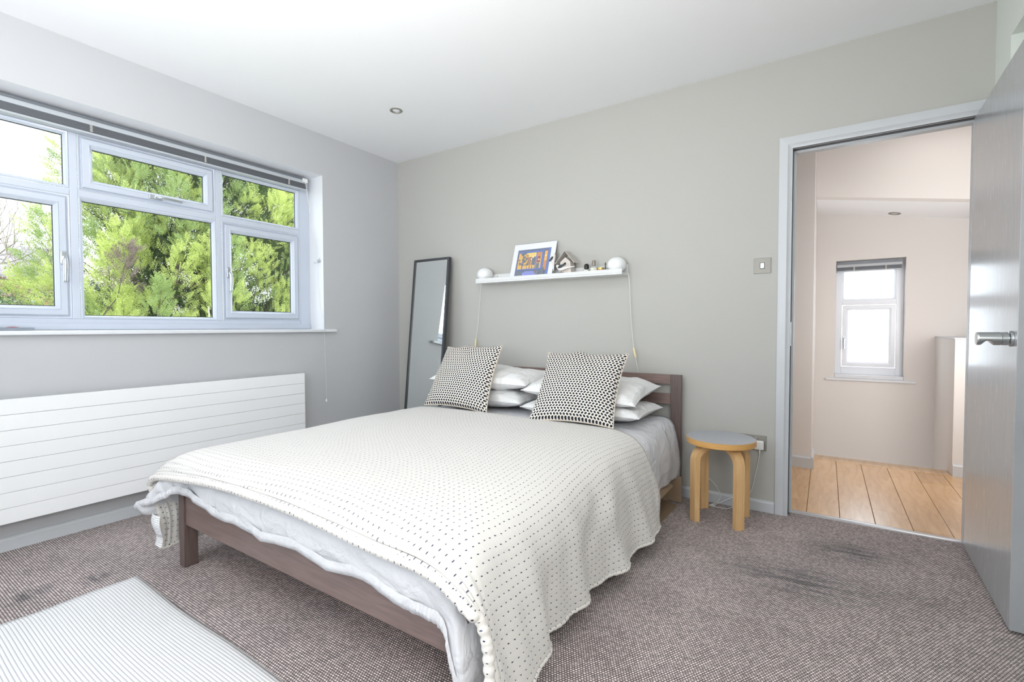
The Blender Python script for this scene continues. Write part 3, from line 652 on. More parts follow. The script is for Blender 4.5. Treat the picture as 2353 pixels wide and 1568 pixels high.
# hall window
w2 = sroot('window_2', (3.47, YW+0.14, 1.1)); YP = YW+0.10
def ring2(m, x0, x1, z0, z1, prof, Y=YP):
    m.rings([[(x0+i, Y-d, z0+i), (x1-i, Y-d, z0+i), (x1-i, Y-d, z1-i), (x0+i, Y-d, z1-i)] for i, d in prof], True, False)
q = M(); q.box(hx0+0.0005, hx0+0.05, YP, YP+0.06, hz0+0.03, hz1-0.0005); q.box(hx1-0.05, hx1-0.0005, YP, YP+0.06, hz0+0.03, hz1-0.0005); q.box(hx0+0.05, hx1-0.05, YP, YP+0.06, hz0+0.03, hz0+0.095); q.box(hx0+0.05, hx1-0.05, YP, YP+0.06, hz1-0.06, hz1-0.0005)
q.build('frame', MT['upvc_hall'], w2, bevel=0.003)
q = M(); q.box(hx0+0.05, hx1-0.05, YP-0.0005, YP+0.06, 1.228, 1.268); q.build('transom', MT['upvc_hall'], w2, bevel=0.003)
q = M(); ring2(q, hx0+0.05, hx1-0.05, 1.268, hz1-0.06, [(0, 0), (0.006, 0.004), (0.018, -0.012), (0.018, -0.025)]); q.build('bead', MT['upvc_hall'], w2, smooth=50)
q = M(); ring2(q, hx0+0.054, hx1-0.054, hz0+0.099, 1.224, [(0, -0.02), (0, 0.006), (0.003, 0.009), (0.028, 0.009), (0.042, -0.006), (0.042, -0.02)]); s2 = q.build('sash', MT['upvc_hall'], w2, smooth=40)
q = M(); q.box(hx0+0.06, hx1-0.06, YP+0.026, YP+0.03, 1.27, hz1-0.065); q.build('pane', MT['glass'], w2)
q = M(); q.box(hx0+0.09, hx1-0.09, YP+0.021, YP+0.025, hz0+0.13, 1.19); q.build('pane', MT['glass'], s2)
q = M(); q.box(hx0+0.060, hx0+0.078, YP-0.02, YP-0.009, 0.90, 0.955); q.tube([(hx0+0.069, YP-0.02, 0.93), (hx0+0.069, YP-0.036, 0.925), (hx0+0.069, YP-0.038, 0.84)], 0.007, 10); q.build('handle', MT['chrome'], s2, smooth=50)
q = M(); q.box(hx0-0.066, hx1+0.078, YW-0.024, YW-0.0003, hz0-0.02, hz0-0.002); q.box(hx0+0.0005, hx1-0.0005, YW-0.0003, YP+0.05, hz0+0.0003, hz0+0.0305); struct(q.build('trim_4', MT['sill'], bevel=0.004))
blind('short grey venetian blind gathered up at the top of the narrow hall window', YW+0.035, YW+0.075, hx0+0.006, hx1-0.02, hz1-0.014, 'X', (hx0+0.13, hx1-0.13), nsl=10, drop=0.026)

# recessed ceiling spots
def spot(loc, label, tilt=None):
    t = thing('ceiling_spotlight', label, 'spotlight', loc)
    x, y, z = loc
    q = M(); q.lathe([(0.031, -0.0005), (0.041, -0.0008), (0.0415, -0.003), (0.038, -0.0055), (0.031, -0.006), (0.028, -0.002), (0.026, 0.010), (0.024, 0.010), (0.024, -0.0004)], loc, 'Z', 36); q.build('bezel', MT['steel_plate'], t, smooth=40)
    q = M(); q.lathe([(0.0, -0.0035), (0.015, -0.003), (0.024, -0.001), (0.024, 0.004)], loc, 'Z', 28); q.build('lamp', MT['globe'], t, smooth=40)
    return t
spot((0.757, -0.724, H), 'brushed steel recessed spotlight in the bedroom ceiling near the corner')
SX = 3.618; s_ = spot((SX, 2.0, zs(SX)-0.0015), 'recessed spotlight in the sloping ceiling of the hall beyond the doorway'); s_.rotation_euler = (0, math.atan(0.168), 0)

# ================================================================== WALL PLATES, CHARGER
t = thing('light_switch', 'square brushed steel single light switch on the wall beside the doorway', 'light switch', (2.8655, -0.0003, 1.3735))
q = M(); q.box(2.8225, 2.9085, -0.0045, -0.0003, 1.3305, 1.4165); q.build('plate', MT['steel_plate'], t, bevel=0.002, seg=3)
q = M(); q.box(2.854, 2.877, -0.0062, -0.0047, 1.3565, 1.3905); q.build('surround', MT['plastic_black'], t, bevel=0.0005)
q = M(); q.rings([[(2.8565, -0.0063, 1.359), (2.8565, -0.0100, 1.359), (2.8565, -0.0072, 1.388), (2.8565, -0.0063, 1.388)], [(2.8745, -0.0063, 1.359), (2.8745, -0.0100, 1.359), (2.8745, -0.0072, 1.388), (2.8745, -0.0063, 1.388)]]); q.build('rocker', MT['chrome'], t, bevel=0.0006)
for x in (2.840, 2.891):
    q = M(); q.lathe([(0.0032, 0), (0.0032, -0.001), (0.0, -0.0015)], (x, -0.0046, 1.3735), 'Y', 12); q.build('screw', MT['brushed'], t)
t = thing('wall_socket', 'brushed steel double power socket low on the wall behind the stool', 'socket', (2.825, -0.0003, 0.383))
q = M(); q.box(2.752, 2.898, -0.0045, -0.0003, 0.340, 0.426); q.build('plate', MT['steel_plate'], t, bevel=0.002, seg=3)
for x in (2.788, 2.862):
    q = M(); q.box(x-0.026, x+0.026, -0.0062, -0.0047, 0.350, 0.392); q.build('socket_insert', MT['plastic_black'], t, bevel=0.001)
for x in (2.806, 2.844):
    q = M(); q.box(x-0.006, x+0.006, -0.0095, -0.0048, 0.398, 0.415); q.build('rocker', MT['chrome'], t, bevel=0.001)
t = thing('phone_charger', 'white plug-in phone charger with a long white cable looping to the floor behind the stool', 'charger', (2.862, -0.007, 0.37))
q = M(); q.box(2.838, 2.887, -0.034, -0.0066, 0.349, 0.399); q.build('adapter', MT['plastic_white'], t, bevel=0.006, seg=3)
q = M(); q.tube([(2.866, -0.022, 0.3485), (2.866, -0.022, 0.333)], 0.0045, 10); q.tube([(2.866, -0.022, 0.336), (2.866, -0.022, 0.325)], 0.003, 10); q.build('cable_plug', MT['plastic_white'], t, smooth=40)
q = M(); q.tube(catmull([(2.866, -0.022, 0.328), (2.858, -0.025, 0.27), (2.846, -0.03, 0.20), (2.83, -0.035, 0.12), (2.80, -0.035, 0.075), (2.75, -0.035, 0.066), (2.69, -0.035, 0.03), (2.64, -0.06, 0.004)], 10)+catmull([(2.64, -0.06, 0.004), (2.60, -0.085, 0.003), (2.55, -0.07, 0.003), (2.52, -0.03, 0.02), (2.505, -0.025, 0.07), (2.515, -0.025, 0.12), (2.57, -0.025, 0.155), (2.63, -0.025, 0.12), (2.665, -0.025, 0.06), (2.655, -0.04, 0.02), (2.62, -0.075, 0.0035), (2.66, -0.085, 0.003), (2.72, -0.07, 0.003), (2.76, -0.03, 0.035)], 10), 0.0016, 7)
q.build('cable', MT['plastic_white'], t)
q = M(); q.box(2.628, 2.645, -0.072, -0.064, 0.0015, 0.0075); q.box(2.622, 2.628, -0.071, -0.065, 0.003, 0.006, mi=1); q.build('connector', [MT['plastic_white'], MT['chrome']], t, bevel=0.0012)

# ================================================================== BED
BX0, BX1, BY0 = 0.833, 2.449, -2.073
bed = thing('bed', 'double bed frame of dark brown stained wood with a slotted headboard against the back wall', 'bed', (1.64, -1.04, 0))
for x0, x1 in ((BX0, BX0+0.045), (BX1-0.062, BX1-0.017)):
    q = M(); q.box(x0, x1, BY0, BY0+0.056, 0.0006, 0.318); q.build('leg', MT['bed_z'], bed, bevel=0.0025)
q = M(); q.box(BX0+0.046, BX1-0.046, BY0+0.008, BY0+0.034, 0.186, 0.334); q.build('foot_rail', MT['bed_x'], bed, bevel=0.002)
for x0 in (BX0+0.006, BX1-0.032):
    x0 = min(x0, BX1-0.064); q = M(); q.box(x0, x0+0.026, BY0+0.057, -0.075, 0.186, 0.31); q.build('side_rail', MT['bed_x'], bed, bevel=0.002)
HY0, HY1 = -0.066, -0.036
for x0, x1 in ((BX0, BX0+0.062), (BX1-0.062, BX1)):
    q = M(); q.box(x0, x1, HY0, HY1, 0.0006, 0.747); q.build('headboard_post', MT['bed_z'], bed, bevel=0.002)
for z0, z1 in ((0.688, 0.7465), (0.567, 0.630), (0.30, 0.470)):
    q = M(); q.box(BX0+0.0625, BX1-0.0625, HY0+0.001, HY1-0.001, z0, z1); q.build('headboard_rail', MT['bed_x'], bed, bevel=0.002)
q = M(); q.box(1.61, 1.66, BY0+0.04, HY0-0.002, 0.1865, 0.1902); q.build('centre_beam', MT['bed_x'], bed)
for k in range(14):
    y = -2.0+0.14*k; q = M(); q.box(BX0+0.034, BX1-0.034, y-0.035, y+0.035, 0.1905, 0.206); q.build('slat', MT['birch'], bed)
q = M(); q.box(0.872, 2.375, -2.028, -0.075, 0.207, 0.42); tag(q.build('mattress', MT['mattress'], bevel=0.03, seg=4), 'white mattress on the bed under the duvet', 'mattress')

# ---- duvet (white cotton), lofted sections
def loft(side_keys, foot_keys, ysta, y_end, y_foot, sub, nfoot, head_y=None, zexp=1.0, wr=None):
    """rows from the head to the foot; each row is a curve through matched keys"""
    rows = []
    nk = len(side_keys(ysta[0]))
    for y in ysta:
        K = side_keys(y); rows.append(catmull([(k[0], y, k[1]) for k in K], sub))
    yl = ysta[-1]; K0 = side_keys(yl); K1 = foot_keys
    for i in range(1, nfoot+1):
        s = i/nfoot; a = math.sin(min(1, s*zexp)*PI/2)
        b = 1-math.cos(s*PI/2) if zexp == 1 else (1-math.cos(min(1, s*zexp)*PI/2))*0.45+max(0, s)*0.55*s
        kk = []
        for (x0, z0), (x1, z1, *yo) in zip(K0, K1):
            dyo = yo[0] if yo else 0
            kk.append((x0+(x1-x0)*s, yl+(y_foot+dyo-yl)*a, z0+(z1-z0)*b))
        rows.append(catmull(kk, sub))
    return rows
def fin(rows):  # arc-length UVs centred on the middle column
    P = np.array(rows); d = np.linalg.norm(np.diff(P, axis=1), axis=2); u = np.concatenate([np.zeros((len(P), 1)), np.cumsum(d, axis=1)], axis=1)
    mid = P.shape[1]//2; u = u-u[:, mid:mid+1]
    dv = np.linalg.norm(np.diff(P, axis=0), axis=2).mean(axis=1); v = np.concatenate([[0], np.cumsum(dv)])
    return P, u, np.repeat(v[:, None], P.shape[1], axis=1)
def gnormals(P):
    du = np.gradient(P, axis=1); dv = np.gradient(P, axis=0); n = np.cross(du, dv); n /= np.maximum(np.linalg.norm(n, axis=2, keepdims=True), 1e-9)
    return n
def duv_side(y):
    h = max(0, min(1, (y+0.62)/0.5))      # 0 under the coverlet, 1 near the headboard
    g = max(0, min(1, (-1.72-y)/0.2))
    return [(0.782, 0.20), (0.778, 0.34), (0.80, 0.425), (0.85, 0.462), (0.94, 0.482), (1.3, 0.494), (1.75, 0.496), (2.13, 0.492),
            (2.30+0.03*h, 0.474+0.022*h), (2.385+0.02*h, 0.430+0.035*h), (2.430+0.015*h+0.010*g, 0.345+0.02*h), (2.436+0.022*h+0.024*g, 0.245-0.02*g), (2.425+0.03*h+0.050*g, 0.152-0.11*g)]
duv_foot = [(0.598, 0.235, -0.055), (0.66, 0.248, -0.055), (0.755, 0.272, -0.045), (0.845, 0.318, -0.02), (0.93, 0.350), (1.25, 0.318), (1.75, 0.313), (2.15, 0.306), (2.305, 0.296), (2.372, 0.278), (2.405, 0.215, -0.01), (2.432, 0.12, -0.015), (2.465, 0.03, -0.02)]
ys = list(np.arange(-0.070, -1.94, -0.03))
R = loft(duv_side, duv_foot, ys, 0, -2.100, 8, 22, zexp=1.7)
P, Uu, Vv = fin(R); Nn = gnormals(P)
if Nn[5, P.shape[1]//2, 2] < 0: Nn = -Nn
nr, nc = P.shape[:2]
for i in range(nr):
    for j in range(nc):
        x, y, z = P[i, j]
        w = 0.0
        edge = 1.0 if (z < 0.44) else 0.25
        a = nz(x*3, y*3, z*3+5)*0.010*edge + nz(x*9, y*9+3, z*5)*0.005*edge
        if i > nr-22: a += nz(x*6, 2.0, z*9)*0.012+abs(nz(x*11+z*14, 9, z*12))*0.013+abs(nz(x*18-z*20, 4, z*16))*0.006
        if x > 2.42 and y > -1.2: a += 0.006*math.sin(y*38+z*4)*max(0, (0.46-z))*3
        P[i, j] += Nn[i, j]*(a-0.002)
        if i >= nr-1: P[i, j, 2] += 0.006*math.sin(x*19)+0.004*nz(x*30, 0, 0)
duvet = thing('duvet', 'plain white cotton duvet over the mattress hanging below the coverlet at the foot', 'duvet', (1.63, -1.0, 0.3))
m_ = M(); m_.grid(P, UV=np.dstack([Uu, Vv])); d = m_.build('cover', MT['sheet'], duvet, smooth=180)
so = d.modifiers.new('solid', 'SOLIDIFY'); so.thickness = 0.003; so.offset = -1
# flanged hem stitched round the foot edge
q = M(); rows_ = []
for j in range(4, nc-6):
    pt = P[nr-1, j]; 
    pk = 0.0016*math.sin(j*2.9)+0.0022*nz(pt[0]*40, 0, 1)
    rows_.append([(pt[0], pt[1]-0.004, pt[2]+0.028), (pt[0], pt[1]-0.010-pk, pt[2]+0.014), (pt[0], pt[1]-0.008+pk, pt[2]-0.004), (pt[0], pt[1]+0.002, pt[2]-0.003), (pt[0], pt[1]+0.004, pt[2]+0.02)])
# resample finer for puckers
fine = []
for a_, b_ in zip(rows_[:-1], rows_[1:]):
    for k in range(4):
        t_ = k/4; r_ = [tuple(np.array(p0)*(1-t_)+np.array(p1)*t_) for p0, p1 in zip(a_, b_)]
        x = r_[0][0]; f_ = 0.0028*math.sin(x*520+2*math.sin(x*31)); r_[1] = (r_[1][0], r_[1][1]-f_, r_[1][2]); fine.append(r_)
q.rings(fine, closed=False, caps=False); q.build('flange', MT['sheet'], duvet, smooth=180)

# ---- coverlet
hemx = [(-0.62, 2.515), (-0.75, 2.517), (-0.81, 2.519), (-1.043, 2.491), (-1.127, 2.508), (-1.256, 2.483), (-1.402, 2.456), (-1.548, 2.471), (-1.653, 2.462), (-1.703, 2.452), (-1.769, 2.472), (-1.85, 2.505), (-1.97, 2.535)]
def hemX(y):
    xs = [a for a, b in hemx][::-1]; v = [b for a, b in hemx][::-1]; return float(np.interp(y, xs, v))
def cov_side(y):
    hx = hemX(y)
    return [(0.752, 0.075), (0.752, 0.22), (0.757, 0.36), (0.783, 0.442), (0.828, 0.480), (0.94, 0.500), (1.3, 0.511), (1.75, 0.513), (2.14, 0.508), (2.32, 0.490),
            (2.412, 0.448), (2.457, 0.355), (0.5*(2.462+hx)-0.002, 0.22), (hx, 0.075)]
cov_foot = [(0.742, 0.066, 0.02), (0.738, 0.18, 0.025), (0.690, 0.325), (0.705, 0.362), (0.765, 0.388), (0.94, 0.414), (1.3, 0.450), (1.75, 0.456), (2.14, 0.432), (2.32, 0.426), (2.43, 0.397), (2.507, 0.332), (2.535, 0.20, -0.01), (2.558, 0.05, -0.03)]
head = [-0.60, -0.60, -0.61, -0.62, -0.63, -0.645, -0.685, -0.692, -0.668, -0.655, -0.70, -0.70, -0.665, -0.69]
ys = list(np.arange(0, 1.0001, 1/84))
rows = []
for s in ys:
    K = []
    for i, hy in enumerate(head):
        y = hy+(-1.965-hy)*s; k = cov_side(y)[i]; K.append((k[0], y, k[1]))
    rows.append(catmull(K, 12))
K0 = [(k[0], -1.965, k[1]) for k in cov_side(-1.965)]
nf = 44
for i in range(1, nf+1):
    s = i/nf; a = math.sin(s*PI/2); b_ = 1-math.cos(s*PI/2)
    rows.append(catmull([(x0+(k[0]-x0)*s, -1.965+(-2.122+(k[2] if len(k) > 2 else 0)+1.965)*a, z0+(k[1]-z0)*b_) for (x0, _, z0), k in zip(K0, cov_foot)], 12))
P, Uu, Vv = fin(rows); Nn = gnormals(P)
if Nn[5, P.shape[1]//2, 2] < 0: Nn = -Nn
nr, nc = P.shape[:2]
for i in range(nr):
    for j in range(nc):
        x, y, z = P[i, j]; top = max(0, min(1, (z-0.42)/0.08))
        a = nz(x*2.2, y*2.2, 3)*0.006*top + nz(x*7, y*7, 1)*0.0022*top
        if x > 2.40:     # hanging side: folds grow towards the hem
            g = max(0, min(1, (0.47-z)/0.4))
            a += g*(0.013*math.sin(y*21+1.0+z*5)+0.008*math.sin(y*43+z*9+1.7)+0.007*nz(y*9, z*4, 7))
            a += 0.014*math.exp(-((y+1.18+0.5*(0.4-z))/0.07)**2-((z-0.36)/0.10)**2)-0.014*math.exp(-((y+1.33+0.6*(0.4-z))/0.06)**2-((z-0.30)/0.09)**2)
            a = max(a, -0.012)
        if x < 0.86 and z < 0.45: a += 0.008*math.sin(y*25)*(0.45-z)*2.2
        # creases running beside the foot hem
        dr = (nr-1-i)
        if i > nr-46:
            q_ = dr/44; wob = 0.10*nz(x*5, 0, 2)+0.05*nz(x*17, 1, 2)
            for c_, w_, h_ in ((0.16, 0.030, -0.0045), (0.25, 0.03, -0.0035), (0.36, 0.045, -0.004), (0.55, 0.05, -0.0025)):
                a += 1.7*h_*math.exp(-((q_-c_-wob*c_)/w_)**2)*(0.6+0.8*abs(nz(x*4+c_*30, 0, 5)))
        P[i, j] += Nn[i, j]*(a+0.004)
UU = Uu+0.045*np.sin((Vv-0.15)*2*PI/1.25)*np.exp(-((Uu-0.1)/0.9)**2)
VV = Vv+0.015*np.sin(Uu*5)
cov = thing('coverlet', 'off-white quilted coverlet with small navy stitches spread over the lower bed', 'coverlet', (1.63, -1.35, 0.5))
m_ = M(); m_.grid(P, UV=np.dstack([UU, VV])); o = m_.build('quilt', MT['coverlet'], cov, smooth=180)
so = o.modifiers.new('solid', 'SOLIDIFY'); so.thickness = 0.0045; so.offset = -1
# rolled, puckered border round the outline
def border(path, uvp, r0, name='border', seed=0, flat=1.0):
    pts = [np.array(path[0])]; L = [0.0]
    fine_ = []
    d_ = [0.0]
    for a_, b_ in zip(path[:-1], path[1:]): d_.append(d_[-1]+float(np.linalg.norm(np.array(b_)-np.array(a_))))
    n_ = int(d_[-1]/0.0045); ss = np.linspace(0, d_[-1], n_); A = np.array(path)
    pp = np.stack([np.interp(ss, d_, A[:, k]) for k in range(3)], axis=1)
    rg = []; uvs = []; n = 12
    t = pp[1]-pp[0]; nrm = np.cross(t, (0, 0, 1.0)); 
    for i in range(n_):
        t = pp[min(i+1, n_-1)]-pp[max(i-1, 0)]; t = t/np.linalg.norm(t); nrm = nrm-t*np.dot(nrm, t); nrm /= np.linalg.norm(nrm); b3 = np.cross(t, nrm)
        s = ss[i]; rr_ = r0*(1+0.24*abs(math.sin(PI*s/0.0235+0.6*math.sin(s*37)))-0.16+0.16*nz(s*55, seed, 0))
        rg.append([tuple(pp[i]+(nrm*math.cos(2*PI*k/n)*1.0+b3*math.sin(2*PI*k/n)*flat)*rr_) for k in range(n+1)])
        uvs.append([(s, r0*2*PI*k/n*1.0) for k in range(n+1)])
    q = M(); q.grid(rg, UV=uvs); q.build(name, MT['coverlet_hem'], cov, smooth=180)
foot_edge = [P[nr-1, j] for j in range(0, nc)]
border(foot_edge, None, 0.0135, seed=1)
border([P[i, nc-1] for i in range(0, nr)], None, 0.0085, seed=2)
border([P[i, 0] for i in range(0, nr)], None, 0.0085, seed=3)
border([P[0, j] for j in range(0, nc)], None, 0.0045, seed=4)
# care label sewn inside the left front corner
q = M(); g = []; gu = []
for i in range(9):
    s = i/8; zc = 0.235-0.135*s
    y = -2.128+0.0*s; rw = []
    for k in range(5):
        t_ = k/4; rw.append((0.7445+0.012*s+t_*(0.048+0.012*math.sin(s*5)), -2.137-0.008*math.sin(s*6)-0.014*t_+0.024*t_*t_, zc-0.010*t_))
    g.append(rw); gu.append([(k/4, s) for k in range(5)])
q.grid(g, UV=gu)
mm, nt, p = newmat('printed_care_label'); p.inputs['Roughness'].default_value = 0.8
tc = N(nt, 'ShaderNodeTexCoord'); sp = N(nt, 'ShaderNodeSeparateXYZ'); nt.links.new(tc.outputs['UV'], sp.inputs[0])
lines = mathn(nt, 'LESS_THAN', mathn(nt, 'FRACT', mathn(nt, 'MULTIPLY', sp.outputs[1], 17.0)), 0.35)
n_ = N(nt, 'ShaderNodeTexNoise', i_Scale=28.0); mp = N(nt, 'ShaderNodeMapping'); mp.inputs['Scale'].default_value = (1, 0.4, 1); nt.links.new(tc.outputs['UV'], mp.inputs['Vector']); nt.links.new(mp.outputs[0], n_.inputs['Vector'])
txt = mathn(nt, 'MULTIPLY', lines, mathn(nt, 'GREATER_THAN', n_.outputs['Fac'], 0.48))
wv = N(nt, 'ShaderNodeTexNoise', noise_dimensions='1D', i_Scale=60.0); nt.links.new(sp.outputs[0], wv.inputs['W'])
inb = mathn(nt, 'MULTIPLY', mathn(nt, 'GREATER_THAN', sp.outputs[1], 0.60), mathn(nt, 'LESS_THAN', sp.outputs[1], 0.70))
bc = mathn(nt, 'MULTIPLY', inb, mathn(nt, 'GREATER_THAN', wv.outputs['Fac'], 0.5))
ink = mathn(nt, 'MAXIMUM', mathn(nt, 'MULTIPLY', txt, mathn(nt, 'SUBTRACT', 1.0, inb)), bc)
nt.links.new(mixc(nt, mathn(nt, 'MULTIPLY', ink, 0.65), srgb(236, 236, 238), srgb(60, 60, 68)), p.inputs['Base Color'])
o = q.build('care_label', mm, cov, smooth=180); o['label'] = 'white printed care label'

# ================================================================== PILLOWS AND CUSHIONS
def pillow_grid(w, d, h, n=26, pinch=0.07, seed=0, wr=0.010, pw=0.42, ear=0.0):
    T = []; B = []; UV = []
    for i in range(n+1):
        rt, rb, ru = [], [], []
        for j in range(n+1):
            u = -math.cos(PI*i/n) if True else 2*i/n-1; v = -math.cos(PI*j/n)
            u = 0.55*u+0.45*(2*i/n-1); v = 0.55*v+0.45*(2*j/n-1)
            x = w/2*u*(1-pinch*(1-v*v)); y = d/2*v*(1-pinch*(1-u*u))
            e = max(0, (1-u*u)*(1-v*v))**pw
            wrk = wr*(nz(x*7+seed, y*7, seed*1.7)+0.6*nz(x*16+seed, y*16, 4))*min(1, e*2.2)
            rad = (abs(u)*abs(v))**3; wrk += wr*0.9*rad*math.sin(math.atan2(y, x)*26+seed)*(e)
            rt.append((x, y, h/2*e+wrk)); rb.append((x, y, -h/2*e*0.85+wrk*0.4)); ru.append(((u+1)/2, (v+1)/2))
        T.append(rt); B.append(rb); UV.append(ru)
    return T, B, UV
def make_pillow(name, label, cat, w, d, h, Mx, mats, seed=0, group=None, pinch=0.07, wr=0.016, pw=0.42, part=('case', 'backing'), dent=None, n=30):
    T, B, UV = pillow_grid(w, d, h, n, pinch, seed, wr, pw)
    loc = Mx.translation
    t = thing(name, label, cat, tuple(loc), group)
    for G, nm, mt in ((T, part[0], mats[0]), (B, part[1], mats[-1])):
        q = M(); g = []
        for r_ in G:
            rw = []
            for x, y, z in r_:
                if dent: z = z+dent(x, y, z, nm)
                rw.append(tuple(Mx @ Vector((x, y, z))))
            g.append(rw)
        q.grid(g, UV=UV); q.build(nm, mt, t, smooth=180, recalc=False)
    # piped seam
    edge = [Mx @ Vector(T[i][0]) for i in range(n+1)]+[Mx @ Vector(T[n][j]) for j in range(1, n+1)]+[Mx @ Vector(T[i][n]) for i in range(n-1, -1, -1)]+[Mx @ Vector(T[0][j]) for j in range(n-1, -1, -1)]
    q = M(); q.tube(edge, 0.0022, 6); q.build('seam', mats[-1], t, smooth=180)
    return t
def MX(loc, rz=0, rx=0, ry=0): return Matrix.Translation(loc) @ Matrix.Rotation(rz, 4, 'Z') @ Matrix.Rotation(rx, 4, 'X') @ Matrix.Rotation(ry, 4, 'Y')
pg = 'white pillows stacked in two pairs against the headboard'
make_pillow('pillow', 'white pillow, bottom of the pair behind the left cushion', 'pillow', 0.76, 0.43, 0.155, MX((1.225, -0.318, 0.565), 0.0), [MT['pillowcase']], 1, pg)
make_pillow('pillow', 'white pillow on top of the pair behind the left cushion', 'pillow', 0.78, 0.43, 0.165, MX((1.24, -0.305, 0.688), 0.02, 0.06), [MT['pillowcase']], 2, pg)
make_pillow('pillow', 'white pillow, bottom of the pair behind the right cushion', 'pillow', 0.74, 0.44, 0.145, MX((1.985, -0.325, 0.551), 0.0, 0.0), [MT['pillowcase']], 3, pg)
make_pillow('pillow', 'white pillow with a pointed corner on top of the pair behind the right cushion', 'pillow', 0.72, 0.45, 0.165, MX((1.975, -0.312, 0.664), -0.02, 0.14, 0.05), [MT['pillowcase']], 4, pg)
def cushion(label, bl_, br_, tl_, tr_, seed, h=0.15):
    bl_, br_, tl_, tr_ = map(Vector, (bl_, br_, tl_, tr_))
    xa = ((br_-bl_)+(tr_-tl_)).normalized(); ya = ((tl_-bl_)+(tr_-br_)); ya = (ya-xa*ya.dot(xa)).normalized(); za = xa.cross(ya)
    w = ((br_-bl_).length+(tr_-tl_).length)/2; d_ = ((tl_-bl_).length+(tr_-br_).length)/2; c = (bl_+br_+tl_+tr_)/4
    Mx = Matrix(((xa.x, ya.x, za.x, c.x), (xa.y, ya.y, za.y, c.y), (xa.z, ya.z, za.z, c.z), (0, 0, 0, 1)))
    n = 34; T, B, UV = pillow_grid(w*1.02, d_*1.02, h, n, 0.085, seed, 0.006, 0.40)
    def warp(u, v): return bl_*(1-u)*(1-v)+br_*u*(1-v)+tl_*(1-u)*v+tr_*u*v-(c+xa*(u-0.5)*w+ya*(v-0.5)*d_)
    t = thing('cushion', label, 'cushion', tuple(c), 'black and cream cushions')
    edge = {}
    for G, nm, mt in ((T, 'front', MT['cushion']), (B, 'backing', MT['cushion_back'])):
        q = M(); g = []
        for i, r_ in enumerate(G):
            rw = []
            for j, (x, y, z) in enumerate(r_):
                u, v = UV[i][j]
                y2 = y + 0.022*math.exp(-((u-0.42)/0.11)**2)*max(0.0, (v-0.8)/0.2)
                rw.append(tuple(Mx @ Vector((x, y2, z))+warp(u, v)))
            g.append(rw)
        q.grid(g, UV=UV); q.build(nm, mt, t, smooth=180, recalc=False); edge[nm] = g
    g = edge['front']; E = [g[i][0] for i in range(n+1)]+[g[n][j] for j in range(1, n+1)]+[g[i][n] for i in range(n-1, -1, -1)]+[g[0][j] for j in range(n-1, -1, -1)]
    q = M(); q.tube(E, 0.003, 6); q.build('seam', MT['cushion_back'], t, smooth=180)
    return t
cushion('black and cream woven cushion on the left, nearer the tall mirror', (0.915, -0.632, 0.517), (1.452, -0.672, 0.515), (0.925, -0.405, 0.892), (1.385, -0.405, 0.908), 5)
cushion('black and cream woven cushion on the right, nearer the stool', (1.785, -0.712, 0.515), (2.248, -0.645, 0.513), (1.742, -0.405, 0.873), (2.240, -0.405, 0.879), 6)

# ================================================================== CARDBOARD BOX UNDER THE BED
t = thing('cardboard_box', 'open brown cardboard box under the head end of the bed beside the stool', 'box', (2.2, -0.3, 0))
q = M(); q.box(1.90, 2.395, -0.53, -0.14, 0.001, 0.005); q.build('base', MT['cardboard'], t)
q = M(); q.box(1.90, 2.395, -0.144, -0.14, 0.005, 0.17); q.box(1.90, 2.395, -0.534, -0.53, 0.001, 0.17); q.box(1.90, 1.904, -0.53, -0.144, 0.005, 0.17); q.build('wall', MT['cardboard'], t)
def flap(pts, nm='flap', th=0.004):
    a = [Vector(p) for p in pts]; n_ = (a[1]-a[0]).cross(a[2]-a[0]).normalized()*th
    q = M(); q.rings([[tuple(p) for p in a], [tuple(p+n_) for p in a]]); q.build(nm, MT['carton_edge'] if False else MT['cardboard'], t)
flap([(2.396, -0.53, 0.004), (2.396, -0.15, 0.006), (2.462, -0.185, 0.004), (2.452, -0.52, 0.003)])
flap([(2.396, -0.142, 0.012), (2.478, -0.150, 0.012), (2.478, -0.150, 0.165), (2.396, -0.142, 0.165)])
flap([(2.396, -0.53, 0.172), (2.396, -0.20, 0.172), (2.452, -0.235, 0.128), (2.448, -0.53, 0.122)])

